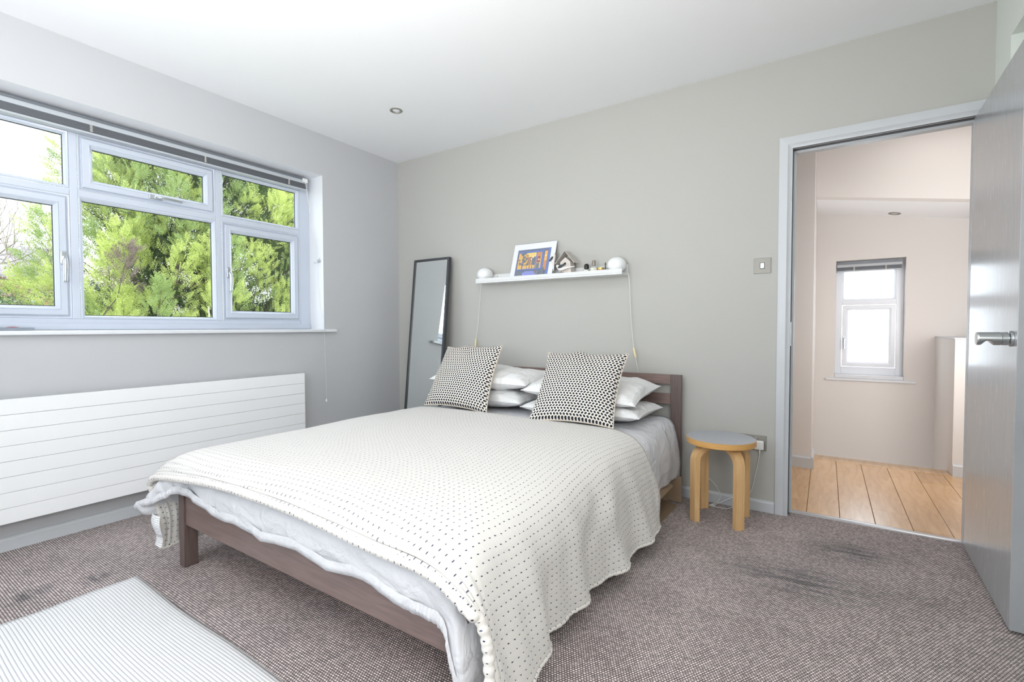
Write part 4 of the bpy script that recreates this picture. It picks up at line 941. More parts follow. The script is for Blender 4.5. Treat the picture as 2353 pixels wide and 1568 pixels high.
# ================================================================== STOOL
SXc, SYc, SR = 2.700, -0.236, 0.173
t = thing('stool', 'low round birch stool with a pale grey top and four bent legs', 'stool', (SXc, SYc, 0))
q = M(); q.lathe([(0.0, 0.409), (SR-0.003, 0.409), (SR, 0.412), (SR, 0.4385), (SR-0.0015, 0.440), (0.0, 0.440)], (SXc, SYc, 0), 'Z', 72); q.build('seat', MT['birch_edge'], t, smooth=40)
q = M(); q.lathe([(0.0, 0.4402), (SR-0.003, 0.4402), (SR-0.0025, 0.4412), (0.0, 0.4415)], (SXc, SYc, 0), 'Z', 72); q.build('seat_top', MT['grey_lino'], t, smooth=40)
def stool_leg(ang):
    # L-shaped bent leg: horizontal arm under the seat, rounded knee, vertical post
    W_, T_ = 0.046, 0.030; ro = 0.166; zt = 0.4085; rb = 0.075
    path = []   # (radial, z) outer centre line
    c = (ro-T_/2)
    path.append((0.035, zt-T_/2*0.55, 0.55)); path.append((0.085, zt-T_/2*0.8, 0.8)); 
    for k in range(9):
        a = PI/2*(1-k/8); path.append((c-rb+rb*math.cos(a), zt-T_/2-rb+rb*math.sin(a), 1.0))
    path.append((c, 0.2, 1.0)); path.append((c, 0.0006, 1.0))
    ca, sa = math.cos(ang), math.sin(ang); rg = []
    for i, (r_, z, th) in enumerate(path):
        if i == 0: tx, tz = path[1][0]-r_, path[1][1]-z
        elif i == len(path)-1: tx, tz = 0, -1
        else: tx, tz = path[i+1][0]-path[i-1][0], path[i+1][1]-path[i-1][1]
        l = math.hypot(tx, tz); nx_, nz_ = -tz/l, tx/l
        if i == len(path)-1: nx_, nz_ = 1, 0
        ring_ = []
        for su, sv in ((-1, -1), (1, -1), (1, 1), (-1, 1)):
            rr2 = r_+nx_*sv*T_/2*th; zz = z+nz_*sv*T_/2*th; w = su*W_/2
            ring_.append((SXc+rr2*ca-w*sa, SYc+rr2*sa+w*ca, zz))
        rg.append(ring_)
    q = M(); q.rings(rg); return q.build('leg', MT['birch'], t, smooth=35, bevel=0.002)
for a in (45, 135, 225, 315): stool_leg(math.radians(a))

# ================================================================== MIRROR
t = thing('mirror', 'tall narrow mirror in a dark frame leaning in the corner beside the window', 'mirror', (0.455, -0.2, 0))
Lm = 1.592; y_b, y_t = -0.205, -0.042
mv = Vector((0, y_t-y_b, 1.581)).normalized(); mn = Vector((0, -mv.z, mv.y)); mx0, mx1 = 0.262, 0.648; dep = 0.030
def mp_(x, s, d_): return Vector((x, y_b, 0.012))+mv*s+mn*d_
def mbox(q, x0, x1, s0, s1, d0, d1):
    v = [mp_(x, s, d_) for s in (s0, s1) for x, d_ in ((x0, d0), (x1, d0), (x1, d1), (x0, d1))]
    q.add(v, [(0, 1, 2, 3), (7, 6, 5, 4), (0, 4, 5, 1), (1, 5, 6, 2), (2, 6, 7, 3), (3, 7, 4, 0)])
FWm = 0.018
q = M(); mbox(q, mx0, mx0+FWm, 0, Lm, 0, dep); mbox(q, mx1-FWm, mx1, 0, Lm, 0, dep); mbox(q, mx0+FWm, mx1-FWm, 0, FWm, 0, dep); mbox(q, mx0+FWm, mx1-FWm, Lm-FWm, Lm, 0, dep)
q.build('frame', MT['mirror_frame'], t, bevel=0.0015)
q = M(); mbox(q, mx0+FWm-0.002, mx1-FWm+0.002, FWm-0.002, Lm-FWm+0.002, 0.010, 0.022); q.build('glass', MT['mirror'], t)
q = M(); mbox(q, mx0+FWm, mx1-FWm, FWm, Lm-FWm, 0.001, 0.009); q.build('backing', MT['mirror_frame'], t)

# ================================================================== SHELF AND THE THINGS ON IT
SX0, SX1 = 0.951, 2.098
t = thing('picture_ledge', 'white picture ledge shelf on the wall above the bed', 'shelf', (1.52, -0.06, 1.365))
q = M(); q.box(SX0, SX1, -0.120, -0.0135, 1.365, 1.377); q.build('board', MT['shelf'], t, bevel=0.001)
q = M(); q.box(SX0, SX1, -0.1205, -0.1085, 1.3772, 1.400); q.build('lip', MT['shelf'], t, bevel=0.001)
q = M(); q.box(SX0, SX1, -0.0135, -0.0004, 1.365, 1.437); q.build('back_board', MT['shelf'], t, bevel=0.001)
for x in (1.08, 1.97):
    q = M(); q.lathe([(0.004, 0), (0.004, -0.001), (0.0, -0.0015)], (x, -0.0136, 1.418), 'Y', 12); q.build('screw', MT['gold'], t)
SZ = 1.3772
def globe(x, y, r, label, cab):
    t = thing('globe_lamp', label, 'lamp', (x, y, SZ), 'round globe lamps on the ledge')
    q = M(); prof = [(0.0, SZ+0.0005), (r*0.55, SZ+0.0005), (r*0.58, SZ+0.004)]
    for k in range(1, 25):
        a = -PI/2+0.55+(PI-0.55)*k/24; prof.append((r*math.cos(a), SZ+0.002+r*0.86*(1+math.sin(a))*1.0))
    q.lathe([(max(a, 0), b) for a, b in prof], (x, y, 0), 'Z', 40); q.build('shade', MT['globe'], t, smooth=50)
    q = M(); q.tube(catmull(cab[0], 10), 0.0022, 8); q.build('cable', MT['cord'], t, smooth=180)
    q = M(); p0, p1 = Vector(cab[1][0]), Vector(cab[1][1]); pts = [p0+(p1-p0)*k/6 for k in range(7)]
    q.tube(pts, [0.004, 0.0075, 0.008, 0.008, 0.008, 0.0075, 0.004], 12); q.build('inline_switch', MT['plastic_cream'], t, smooth=60)
    return t
globe(0.995, -0.060, 0.062, 'smaller white globe lamp on the left end of the ledge',
      ([(0.99, -0.03, 1.385), (0.945, -0.016, 1.382), (0.935, -0.022, 1.372), (0.925, -0.024, 1.33), (0.915, -0.024, 1.21), (0.895, -0.024, 1.04), (0.878, -0.024, 0.94), (0.872, -0.03, 0.85), (0.868, -0.03, 0.76)], ((0.880, -0.026, 0.945), (0.874, -0.028, 0.870))))
globe(2.042, -0.062, 0.060, 'white globe lamp on the right end of the ledge beside the green figure',
      ([(2.05, -0.04, 1.385), (2.100, -0.03, 1.380), (2.110, -0.030, 1.36), (2.118, -0.030, 1.29), (2.122, -0.030, 1.18), (2.132, -0.030, 1.04), (2.146, -0.030, 0.90), (2.160, -0.030, 0.83), (2.176, -0.030, 0.745), (2.182, -0.026, 0.66)], ((2.146, -0.0305, 0.903), (2.160, -0.0305, 0.838))))
# leaning mounted print
t = thing('mounted_print', 'white mounted print of a blue shopfront at night leaning on the ledge', 'picture', (1.44, -0.08, SZ))
pb = Vector((1.245, -0.102, SZ+0.0005)); pu = Vector((0, 0.085, 0.263)).normalized(); pn = Vector((0, -pu.z, pu.y)); PWd, PHt = 0.347, 0.272
def pp_(u, v, d_): return pb+Vector((u, 0, 0))+pu*v+pn*d_
def pquad(q, u0, u1, v0, v1, d0, d1, mi=0):
    v = [pp_(u, w, d_) for w in (v0, v1) for u, d_ in ((u0, d0), (u1, d0), (u1, d1), (u0, d1))]
    q.add(v, [(0, 1, 2, 3), (7, 6, 5, 4), (0, 4, 5, 1), (1, 5, 6, 2), (2, 6, 7, 3), (3, 7, 4, 0)], mi)
q = M(); pquad(q, 0, PWd, 0, PHt, 0, 0.003); q.build('mount', MT['paper'], t)
iu0, iu1, iv0, iv1 = 0.038, PWd-0.036, 0.010, 0.226
PC = [plain('print_navy', srgb(116, 124, 146), 0.5), plain('print_blue', srgb(112, 134, 190), 0.5), plain('print_amber', srgb(228, 184, 112), 0.5), plain('print_gold', srgb(240, 206, 130), 0.5), plain('print_slate', srgb(122, 128, 138), 0.5), plain('print_periwinkle', srgb(144, 152, 212), 0.5), plain('print_terracotta', srgb(206, 148, 112), 0.5), plain('print_white', srgb(244, 240, 226), 0.5), plain('print_plum', srgb(150, 104, 110), 0.5)]
q = M(); iw, ih = iu1-iu0, iv1-iv0
lay = [0]
def pr_(a, b, c, d_, mi):
    lay[0] += 1; z = 0.0032+lay[0]*0.00003
    q.add([pp_(iu0+a*iw, iv0+c*ih, z), pp_(iu0+b*iw, iv0+c*ih, z), pp_(iu0+b*iw, iv0+d_*ih, z), pp_(iu0+a*iw, iv0+d_*ih, z)], [(0, 1, 2, 3)], mi)
def poly_(pts, mi):
    lay[0] += 1; z = 0.0032+lay[0]*0.00003
    q.add([pp_(iu0+a*iw, iv0+b*ih, z) for a, b in pts], [tuple(range(len(pts)))], mi)
pr_(0, 1, 0, 1, 0); pr_(0.05, 0.76, 0.3, 0.87, 2); pr_(0.30, 0.58, 0.72, 0.87, 3); pr_(0.62, 0.74, 0.72, 0.87, 6)
pr_(0.34, 0.46, 0.42, 0.72, 8)
for k in range(5): pr_(0.33, 0.47, 0.44+0.058*k, 0.45+0.058*k, 3)
for k in range(3): pr_(0.335+0.055*k, 0.343+0.055*k, 0.42, 0.72, 3)
pr_(0.47, 0.58, 0.42, 0.72, 4); pr_(0.62, 0.72, 0.5, 0.72, 8); pr_(0.62, 0.71, 0.30, 0.48, 4); pr_(0.64, 0.68, 0.56, 0.66, 6)
for k in range(9): a = 0.33+0.027*k; poly_([(a, 0.31), (a+0.03, 0.31), (a+0.026+0.01*math.sin(k*2), 0.38+0.03*(k % 2)), (a+0.005, 0.39)], [4, 3, 6][k % 3])
pr_(0.86, 0.92, 0.25, 0.93, 2) if False else pr_(0.83, 0.92, 0.22, 0.90, 6)
pr_(0.84, 0.91, 0.55, 0.88, 2)
for a, b_ in ((0.0, 1.0),): pr_(0.05, 0.80, 0.265, 0.30, 1)
pr_(0.18, 0.21, 0.28, 0.90, 1); pr_(0.585, 0.612, 0.28, 0.90, 1); pr_(0.75, 0.81, 0.25, 0.96, 1); pr_(0.93, 1.0, 0.0, 1.0, 1); pr_(0.05, 0.80, 0.87, 0.93, 1)
for k in range(34):
    a = 0.06+0.22*random.random()+0.10*(k % 2); b_ = 0.38+0.46*random.random(); s_ = 0.03+0.035*random.random()
    poly_([(a, b_), (a+s_, b_+0.02), (a+s_*0.6, b_+s_*1.6), (a-s_*0.3, b_+s_)], 4)
poly_([(0.20, 0.02), (0.52, 0.02), (0.46, 0.17), (0.20, 0.17)], 5); poly_([(0.30, 0.0), (0.70, 0.0), (0.56, 0.21), (0.30, 0.21)], 5); pr_(0.08, 0.24, 0.0, 0.2, 4)
for k in range(10): a = 0.58+0.014*k; poly_([(a, 0.13+0.05*math.sin(k)), (a+0.02, 0.14+0.05*math.sin(k)), (a+0.015, 0.16+0.05*math.sin(k+.5))], 2)
pr_(0.79, 0.88, 0.0, 0.30, 4)
for cx, cy, r_ in ((0.50, 0.70, 0.022), (0.455, 0.635, 0.017), (0.69, 0.60, 0.017), (0.87, 0.72, 0.018)):
    poly_([(cx+r_*math.cos(2*PI*k/12), cy+r_*1.3*math.sin(2*PI*k/12)) for k in range(12)], 7)
q.build('print_image', PC, t)
q = M()   # clear sleeve fold along the top
rgs = []
for k in range(40):
    u = 0.004+(PWd-0.008)*k/39; w_ = 0.0016*nz(u*60, 0, 3)
    rgs.append([pp_(u, PHt-0.001, 0.0036), pp_(u, PHt+0.003+w_, 0.003), pp_(u, PHt+0.002+w_, -0.0006), pp_(u, PHt-0.001, -0.0006)])
q.rings([[tuple(p) for p in r_] for r_ in rgs]); q.build('sleeve', MT['glass'], t, smooth=180)
# ceramic bird house
t = thing('bird_house', 'small grey ceramic bird house ornament on the ledge', 'ornament', (1.69, -0.075, SZ))
hx, hy0, hy1 = 1.693, -0.098, -0.036
w0, w1, hz = 0.047, 0.033, 0.120
q = M(); q.rings([[(hx-w0, hy0, SZ+0.0004), (hx+w0, hy0, SZ+0.0004), (hx+w1+0.004, hy0, SZ+0.098), (hx, hy0, SZ+0.128), (hx-w1-0.004, hy0, SZ+0.098)], [(hx-w0, hy1, SZ+0.0004), (hx+w0, hy1, SZ+0.0004), (hx+w1+0.004, hy1, SZ+0.098), (hx, hy1, SZ+0.128), (hx-w1-0.004, hy1, SZ+0.098)]])
q.build('body', MT['ceramic'], t, bevel=0.002)
ra = (hx, SZ+0.171); 
for sg in (-1, 1):
    q = M(); e = (hx+sg*0.070, SZ+0.089)
    n_ = Vector((sg*(ra[1]-e[1]), 0, 0.070)).normalized()*0.0045
    q.rings([[(ra[0], y, ra[1]-0.0045), (e[0], y, e[1]-0.0045), (e[0]+n_.x, y, e[1]-0.0045+n_.z), (ra[0], y, ra[1]+0.001)] for y in (hy0-0.012, hy1+0.014)])
    q.build('roof', MT['ceramic_roof'], t, bevel=0.001)
q = M(); q.lathe([(0.0085, 0.0003), (0.0085, -0.0008), (0.0, -0.001)], (hx-0.001, hy0-0.0004, SZ+0.090-0.006), 'Y', 16); q.build('entrance_hole', MT['plastic_black'], t)
# ceramic birds
def bird(label, body, tailp, headp, wing, legs):
    t = thing('bird_ornament', label, 'ornament', body[0], 'white and black ceramic birds by the bird house')
    pts = [Vector(headp), Vector(headp)*0.72+Vector(body[0])*0.28, Vector(body[0]), Vector(body[0])*0.55+Vector(tailp)*0.45, Vector(tailp)]
    rs = [0.004, 0.0115, body[1], 0.0075, 0.002]
    c = catmull([tuple(p) for p in pts], 6); rc = [float(np.interp(k/24, [0, .25, .5, .75, 1], rs)) for k in range(25)]
    q = M(); q.tube([tuple(p) for p in c], rc, 14); q.build('body', MT['ceramic_white'], t, smooth=180)
    w0_, w1_, off = Vector(wing[0]), Vector(wing[1]), Vector(wing[2])
    q = M(); n_ = 10; ax = (w1_-w0_); L = ax.length; ax.normalize(); sd = ax.cross(off).normalized(); rg = []
    for k in range(n_+1):
        s = k/n_; hw = 0.0105*math.sin(PI*min(1, s*1.25))**0.7 if s < 0.8 else 0.0105*(1-s)/0.2*0.9+0.0006; hw = max(hw, 0.0008)
        cpt = w0_+ax*L*s; rg.append([tuple(cpt+sd*hw*math.cos(2*PI*j/10)+off.normalized()*0.0035*math.sin(2*PI*j/10)) for j in range(10)])
    q.rings(rg); q.build('wing', MT['ceramic_black'], t, smooth=180)
    if legs:
        q = M()
        for a_, b_ in legs: q.tube([a_, b_], 0.0013, 6)
        q.build('legs', MT['plastic_black'], t)
    return t
bird('white ceramic bird with a dark wing standing in front of the bird house', ((1.669, -0.1155, 1.428), 0.0165), (1.772, -0.114, 1.437), (1.637, -0.1155, 1.452), ((1.655, -0.1325, 1.432), (1.707, -0.128, 1.455), (0, -1, 0)), [((1.675, -0.117, 1.414), (1.668, -0.117, 1.4012)), ((1.655, -0.1215, 1.4008), (1.690, -0.1125, 1.4018))])
bird('white ceramic bird with a dark wing perched upright left of the bird house', ((1.598, -0.088, 1.500), 0.0145), (1.597, -0.082, 1.418), (1.606, -0.088, 1.540), ((1.604, -0.1035, 1.516), (1.572, -0.099, 1.486), (-0.3, -1, 0)), [((1.602, -0.088, 1.49), (1.632, -0.088, 1.47))])
# perfume bottles, jar, figurine
t = thing('perfume_bottle', 'small square perfume bottle with a domed black cap on the ledge', 'bottle', (1.843, -0.08, SZ))
q = M(); q.box(1.822, 1.864, -0.098, -0.066, SZ+0.0004, SZ+0.036); q.build('glass', MT['bottle'], t, bevel=0.004, seg=3)
q = M(); q.box(1.828, 1.858, -0.0990, -0.0982, SZ+0.006, SZ+0.033); q.build('label_sticker', MT['label_paper'], t)
q = M(); q.lathe([(0.0, 0.0365), (0.011, 0.0365), (0.011, 0.041), (0.0165, 0.0415), (0.0165, 0.057), (0.0155, 0.064), (0.012, 0.0705), (0.006, 0.0735), (0.0, 0.074)], (1.843, -0.082, SZ), 'Z', 26); q.build('cap', MT['plastic_black'], t, smooth=40)
t = thing('perfume_bottle', 'round clear perfume bottle with a tall silver cap on the ledge', 'bottle', (1.893, -0.078, SZ))
q = M(); q.lathe([(0.0, 0.0004), (0.022, 0.0004), (0.0235, 0.003), (0.0235, 0.046), (0.019, 0.054), (0.009, 0.059), (0.0, 0.059)], (1.893, -0.078, SZ), 'Z', 28); q.build('glass', MT['bottle'], t, smooth=40)
q = M(); q.lathe([(0.0238, 0.008), (0.0240, 0.008), (0.0240, 0.043), (0.0238, 0.043)], (1.893, -0.078, SZ), 'Z', 28); q.build('label_sticker', MT['label_paper'], t, smooth=40)
q = M(); q.lathe([(0.0, 0.0595), (0.0115, 0.0595), (0.0115, 0.091), (0.0105, 0.0925), (0.0, 0.0925)], (1.893, -0.078, SZ), 'Z', 26); q.build('cap', MT['brushed'], t, smooth=40)
t = thing('cream_jar', 'squat amber jar with a gold lid on the ledge', 'jar', (1.940, -0.075, SZ))
q = M(); q.lathe([(0.0, 0.0004), (0.019, 0.0004), (0.0205, 0.003), (0.0205, 0.030), (0.0, 0.030)], (1.940, -0.075, SZ), 'Z', 28); q.build('glass', MT['amber'], t, smooth=40)
q = M(); q.lathe([(0.0, 0.0305), (0.0215, 0.0305), (0.0215, 0.041), (0.020, 0.0425), (0.0, 0.0425)], (1.940, -0.075, SZ), 'Z', 28); q.build('lid', MT['gold'], t, smooth=40)
MT['verdigris'] = plain('dark_green_bronze', srgb(74, 84, 70), 0.5, 0.4, nscale=300, nstr=0.2)
q = M(); q.lathe([(0.0, 0.0004), (0.009, 0.0004), (0.009, 0.004), (0.0055, 0.008), (0.004, 0.03), (0.0045, 0.045), (0.0025, 0.058), (0.0045, 0.062), (0.0045, 0.068), (0.001, 0.076), (0.0, 0.078)], (1.967, -0.065, SZ), 'Z', 14)
tag(q.build('figurine', MT['verdigris'], smooth=50), 'tiny slim dark green figurine beside the right globe lamp', 'figurine')

# ================================================================== TRAY ON THE WINDOW BOARD
t = thing('tray', 'shallow silver tray on the left of the bedroom window sill', 'tray', (-0.06, -2.6, 1.0225))
q = M(); rg = []
for i, z in ((0.010, 0.0), (0.004, 0.001), (0.0, 0.014), (-0.001, 0.014), (0.006, 0.003), (0.012, 0.002)):
    i2 = -i
    rg.append([(0.020+i2+0.002, -2.338+i2, 1.0225+z), (-0.145-i2, -2.338+i2, 1.0225+z), (-0.145-i2, -2.76-i2, 1.0225+z), (0.022+i2, -2.76-i2, 1.0225+z)])
q.rings(rg); q.build('pan', MT['tray'], t, smooth=40)
q = M(); q.lathe([(0.0, 0.002), (0.018, 0.003), (0.027, 0.008), (0.024, 0.0125), (0.010, 0.015), (0.0, 0.0155)], (-0.05, -2.40, 1.0245), 'Z', 24)
tag(q.build('pincushion', MT['crimson'], smooth=60), 'flattened crimson pad lying in the silver tray on the sill', 'pad')
q = M(); q.lathe([(0.0, 0.0), (0.02, 0.001), (0.024, 0.008), (0.018, 0.014), (0.0, 0.017)], (-0.05, -2.475, 1.0245), 'Z', 20)
tag(q.build('shell', MT['ceramic_white'], smooth=60), 'small white rounded ornament in the silver tray left of the crimson pad', 'ornament')

# ================================================================== RUG
q = M(); g = []; gu = []; nxr, nyr = 60, 60
for i in range(nyr+1):
    rw, ru = [], []
    for j in range(nxr+1):
        x = 0.792+1.75*j/nxr; y = -2.217-1.25*i/nyr; e = 1-min(1, min(j, i)/2.0)
        wob = 0.004*math.sin(y*22)*(1-min(1, j/6)); rw.append((x+wob, y+0.003*math.sin(x*9)*(1-min(1, i/6)), 0.0075-0.006*e+0.0008*nz(x*6, y*6, 0))); ru.append((x+0.010*math.sin(y*7)*0.3, y+0.004*math.sin(x*6)))
    g.append(rw); gu.append(ru)
q.grid(g, UV=gu); o = q.build('rug', MT['rug'], smooth=180); tag(o, 'white ribbed cotton rug on the carpet at the foot of the bed', 'rug')
so = o.modifiers.new('solid', 'SOLIDIFY'); so.thickness = 0.0045; so.offset = -1

# ================================================================== OUTDOORS
GZ = -2.8
q = M(); q.box(-60, -0.6, -40, 50, GZ-0.1, GZ); o = struct(q.build('ground', MT['lawn']))
def frond_mesh(n_fr, pos, dirs, ups, L):
    """flat fern-like sprays: a stem tip and paired side leaflets, all as thin diamonds"""
    tmpl = []
    def dia(x, y, a, ll, w, zz=0.0):
        dx, dy = math.sin(a), math.cos(a)
        tmpl.extend([(x, y, zz), (x+dx*ll*0.45+dy*w, y+dy*ll*0.45-dx*w, zz+0.012), (x+dx*ll, y+dy*ll, zz-0.02), (x+dx*ll*0.45-dy*w, y+dy*ll*0.45+dx*w, zz+0.012)])
    kk = 5
    for t_ in range(kk):
        s = 0.10+0.72*t_/(kk-1); bl_ = 0.42*(1-s)**0.6*(0.75+0.25*math.sin(3*s)); sg = 1 if t_ % 2 else -1
        for sg in (-1, 1):
            a = sg*0.78; dx, dy = math.sin(a), math.cos(a); zz = -0.05*s
            s2 = s+(0.03 if sg > 0 else 0)
            dia(dx*bl_*0.55, s2+dy*bl_*0.55, a*0.8, bl_*0.62, 0.028, zz)
            dia(dx*bl_*0.30, s2+dy*bl_*0.30, a-0.75, bl_*0.50, 0.024, zz); dia(dx*bl_*0.12, s2+dy*bl_*0.12, a+0.75, bl_*0.55, 0.024, zz)
    dia(0, 0.80, 0, 0.26, 0.03); dia(0, 0, 0, 0.85, 0.012)
    T = np.array(tmpl)                                   # (4*m,3)
    dirs = dirs/np.linalg.norm(dirs, axis=1, keepdims=True); side = np.cross(dirs, ups); side /= np.maximum(np.linalg.norm(side, axis=1, keepdims=True), 1e-6); nn = np.cross(side, dirs)
    W_ = pos[:, None, :]+L[:, None, None]*(T[None, :, 0:1]*side[:, None, :]+T[None, :, 1:2]*dirs[:, None, :]+T[None, :, 2:3]*nn[:, None, :])
    return W_.reshape(-1, 3)
def fast_mesh(name, V, quad, mat, parent=None):
    me = bpy.data.meshes.new(name); nq = len(V)//4 if quad else len(V)//3; kk = 4 if quad else 3
    me.vertices.add(len(V)); me.vertices.foreach_set('co', np.asarray(V, dtype=np.float32).ravel())
    me.loops.add(nq*kk); me.loops.foreach_set('vertex_index', np.arange(nq*kk, dtype=np.int32))
    me.polygons.add(nq); me.polygons.foreach_set('loop_start', np.arange(0, nq*kk, kk, dtype=np.int32))
    me.materials.append(mat); me.update(calc_edges=True); me.validate()
    o = bpy.data.objects.new(name, me); C.objects.link(o)
    if parent is not None:
        o.parent = parent; o.location = (-parent.location[0], -parent.location[1], -parent.location[2])
    o['kind'] = 'stuff'; return o
def unit(v): return v/np.maximum(np.linalg.norm(v, axis=-1, keepdims=True), 1e-9)
def conifer(label, cx, cy, rad, ztop, nb, seed, zmin=-1.0, mats=('leaf_bright', 'leaf_mid'), face=None, nf=54, fl=(0.13, 0.24), dead=None, plumes=()):
    rs = np.random.RandomState(seed)
    t = thing('conifer_tree', label, 'tree', (cx, cy, GZ))
    q = M(); q.tube([(cx, cy, GZ), (cx+0.05, cy, 0), (cx, cy+0.05, ztop*0.5), (cx, cy, ztop)], [0.22, 0.17, 0.11, 0.02], 10); q.build('trunk', MT['trunk'], t, smooth=60)
    V = {k: [] for k in ('a', 'b', 'c', 'd')}; bq = M()
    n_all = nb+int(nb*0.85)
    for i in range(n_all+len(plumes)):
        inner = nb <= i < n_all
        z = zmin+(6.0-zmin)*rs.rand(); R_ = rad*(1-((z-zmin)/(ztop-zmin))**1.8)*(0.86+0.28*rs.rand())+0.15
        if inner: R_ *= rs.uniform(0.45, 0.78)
        a = rs.uniform(0, 2*PI)
        if face is not None and rs.rand() < 0.9: a = face+rs.uniform(-1.5, 1.5)
        out_ = np.array([math.cos(a), math.sin(a), 0]); el = rs.uniform(0.55, 1.3)
        d0 = unit(out_*math.cos(el)+np.array([0, 0, math.sin(el)]))
        Lb = rs.uniform(0.6, 1.1); tip = np.array([cx, cy, z])+out_*R_; base = tip-d0*Lb
        if i >= n_all:
            tip = np.array(plumes[i-n_all][:3]); Lb = plumes[i-n_all][3]; d0 = unit(np.array([0.25, rs.uniform(-0.15, 0.15), 1.0])); base = tip-d0*Lb
        bq.tube([tuple(base-d0*0.5-out_*0.25), tuple(base), tuple(tip-d0*0.2)], [0.012, 0.007, 0.003], 4)
        n = int(nf*(0.7+0.6*rs.rand())*(0.55 if inner else (1.7 if i >= n_all else 1))); s = rs.rand(n)**0.75
        wid = 0.36*(1-s)**0.8*Lb+0.02; rdv = unit(rs.randn(n, 3)); rdv = unit(rdv-(rdv@d0)[:, None]*d0)
        pos = base+np.outer(s*Lb, d0)+rdv*wid[:, None]*(0.35+0.65*rs.rand(n, 1))
        dr = unit(d0*0.9+rdv*rs.uniform(0.35, 0.9, (n, 1))+0.12*rs.randn(n, 3)); up = unit(rdv+0.8*rs.randn(n, 3))
        L = rs.uniform(fl[0], fl[1], n)*(1.7 if inner else 1)
        W_ = frond_mesh(n, pos, dr, up, L)
        isdead = dead is not None and np.linalg.norm((tip-np.array(dead[:3])))<dead[3]
        key = 'd' if isdead else ('a' if rs.rand() < 0.62 else 'b')
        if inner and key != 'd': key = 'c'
        if i >= n_all: key = 'd' if len(plumes[i-n_all]) > 4 else ('a' if rs.rand() < 0.7 else 'b')
        V[key].append(W_)
    bq.build('branches', MT['trunk'], t)['kind'] = 'stuff'
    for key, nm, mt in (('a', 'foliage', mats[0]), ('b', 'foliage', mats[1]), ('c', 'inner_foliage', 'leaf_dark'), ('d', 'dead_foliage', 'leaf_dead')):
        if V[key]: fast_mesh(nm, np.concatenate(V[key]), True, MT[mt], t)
    return t
conifer('tall yellow-green conifer filling the middle and right panes of the bedroom window', -7.6, 1.75, 2.5, 10.5, 330, 3, zmin=-0.6, face=-0.45, dead=(-5.9, 0.25, 2.0, 0.42), plumes=((-5.35, 0.50, 2.30, 1.15), (-5.35, -0.22, 2.2, 0.75, 'd'), (-5.5, 1.05, 2.2, 0.9), (-5.7, -0.35, 2.2, 0.8), (-5.5, 1.95, 2.45, 1.0), (-5.6, 2.9, 2.5, 1.1), (-5.9, 0.9, 3.0, 1.0), (-5.25, 0.15, 1.7, 0.6), (-5.8, 2.45, 3.5, 1.0), (-5.9, 0.1, 3.5, 1.0), (-5.6, -0.2, 1.6, 0.6)))
conifer('paler green conifer seen through the right-hand pane behind the tall one', -9.2, 4.6, 2.3, 7.4, 80, 5, zmin=-0.6, face=-0.6, mats=('leaf_mid', 'leaf_bright'))

def bare_tree(label, base, h, seed, spread=0.55, levels=6, r0=0.10, lean=(0, 0), name='bare_tree', split=3):
    rs = np.random.RandomState(seed); t = thing(name, label, 'tree', base); q = M(); tw = M()
    def rec(p, d, L, r, lv):
        pts = [p]; dd = d.copy(); n = 4 if lv > 1 else 3
        for k in range(n):
            dd = unit(dd+0.16*rs.randn(3)+np.array([0, 0, 0.04])); pts.append(pts[-1]+dd*L/n)
        rr2 = [r*(1-0.35*k/n) for k in range(n+1)]
        (q if lv >= levels-1 else tw).tube([tuple(x) for x in pts], rr2, 6 if lv >= levels-1 else 3, caps=False)
        if lv == 0: return
        m_ = split+(1 if rs.rand() < 0.5 else 0)
        for k in range(m_):
            b = pts[-1] if k < 2 else pts[rs.randint(2, n+1)]
            nd = unit(dd+spread*1.25*rs.randn(3)); rec(b, nd, L*rs.uniform(0.62, 0.86), max(r*0.58, 0.0035), lv-1)
    rec(np.array(base, float), unit(np.array([lean[0], lean[1], 1.0])), h, r0, levels)
    q.build('trunk', MT['branch'], t, smooth=60); o = tw.build('twigs', MT['branch'], t, recalc=False); o['kind'] = 'stuff'; return t
bare_tree('bare winter tree with tangled grey branches outside the left pane', (-9.5, -1.6, GZ), 2.1, 21, 0.55, 6, 0.13, (0.0, 0.10))
bare_tree('bare winter tree with fine twigs behind the left edge of the tall conifer', (-12.0, 0.9, GZ), 2.4, 25, 0.55, 6, 0.12, (0.05, 0.0))
bare_tree('low leafless shrub at the foot of the right-hand pane', (-6.0, 3.5, GZ), 1.5, 31, 0.5, 5, 0.05, (0.1, -0.1), 'bare_shrub')
# leafy shrubs (ivy and evergreen) low on the left
def shrub(label, c, rad, n, seed, mat, size=(0.035, 0.07)):
    rs = np.random.RandomState(seed); t = thing('leafy_shrub', label, 'shrub', (c[0], c[1], GZ))
    q = M()
    for k in range(16):
        a = rs.uniform(0, 2*PI); q.tube([(c[0], c[1], GZ), (c[0]+0.4*rad[0]*math.cos(a), c[1]+0.4*rad[1]*math.sin(a), GZ+(c[2]-GZ)*0.6), (c[0]+0.8*rad[0]*math.cos(a), c[1]+0.8*rad[1]*math.sin(a), c[2]+rs.uniform(-0.3, 0.6)*rad[2])], [0.03, 0.018, 0.006], 5)
    q.build('stems', MT['branch'], t)
    nc_ = 60; cen = np.array(c)+unit(rs.randn(nc_, 3))*rs.rand(nc_, 1)**0.4*np.array(rad); idx = rs.randint(0, nc_, n)
    pos = cen[idx]+rs.randn(n, 3)*0.17; d = unit(rs.randn(n, 3)); u = unit(np.cross(d, rs.randn(n, 3))); L = rs.uniform(size[0], size[1], (n, 1))
    V = np.stack([pos, pos+d*L*0.5+u*L*0.38, pos+d*L, pos+d*L*0.5-u*L*0.38], axis=1).reshape(-1, 3)
    fast_mesh('leaves', V, True, MT[mat], t); return t
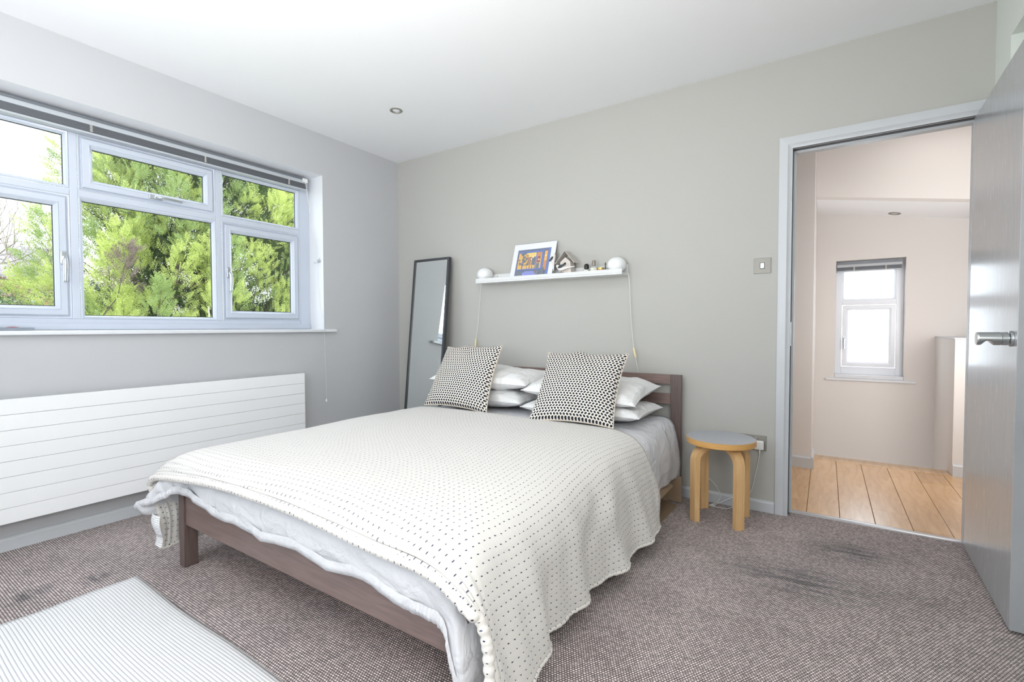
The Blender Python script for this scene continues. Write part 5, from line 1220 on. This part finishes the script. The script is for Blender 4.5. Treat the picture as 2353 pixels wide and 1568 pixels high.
shrub('ivy-covered shrub low outside the left pane of the bedroom window', (-9.0, -1.3, 1.2), (0.8, 1.0, 0.8), 5200, 41, 'leaf_ivy')
shrub('grey-green evergreen shrub at the lower left of the middle pane', (-7.4, -0.1, 1.15), (0.5, 0.55, 0.55), 4200, 42, 'leaf_grey', (0.03, 0.055))
shrub('broad evergreen shrub beyond the right-hand end of the bedroom window', (-8.5, 8.6, 0.6), (1.6, 1.8, 1.9), 9000, 47, 'leaf_grey', (0.06, 0.12))
# brick house beyond the garden
t = thing('brick_house', 'orange brick house with a grey tiled roof beyond the bare trees', 'house', (-24, 0, GZ))
q = M(); q.box(-27, -21, -6, 3.2, GZ, 2.95); q.build('wall', MT['brick'], t)
q = M(); q.rings([[(-20.6, y, 2.9), (-24, y, 4.35), (-27.4, y, 2.9), (-27.4, y, 2.8), (-24, y, 4.22), (-20.6, y, 2.8)] for y in (-6.2, 3.4)]); q.build('roof', MT['roof'], t)
MT['white_frame'] = plain('white_far_window', srgb(235, 235, 235), 0.4); MT['far_glass'] = plain('far_window_glass', srgb(90, 100, 110), 0.1)
for y in (-1.0, 1.4):
    for z in (-1.6, 1.0):
        q = M(); q.box(-21.03, -20.95, y-0.6, y+0.6, z, z+1.1); w_ = q.build('window', MT['white_frame'], t)
        q = M(); q.box(-20.949, -20.93, y-0.52, y-0.04, z+0.08, z+1.02); q.box(-20.949, -20.93, y+0.04, y+0.52, z+0.08, z+1.02); q.build('pane', MT['far_glass'], w_)
# garden bird box on a post
t = thing('bird_box', 'tiny bird box with a dark pitched roof in the garden, low in the right-hand pane', 'bird box', (-5.2, 2.0, GZ))
bx, by, bz = -5.2, 1.93, 1.16
q = M(); q.box(bx-0.03, bx+0.03, by-0.03, by+0.03, GZ, bz); q.build('post', MT['trunk'], t)
q = M(); q.box(bx-0.05, bx+0.05, by-0.045, by+0.045, bz, bz+0.08); q.build('body', MT['ceramic'], t)
q = M(); q.rings([[(x, by-0.07, bz+0.075), (x, by, bz+0.13), (x, by+0.07, bz+0.075)] for x in (bx-0.07, bx+0.07)]); q.build('roof', MT['mirror_frame'], t)
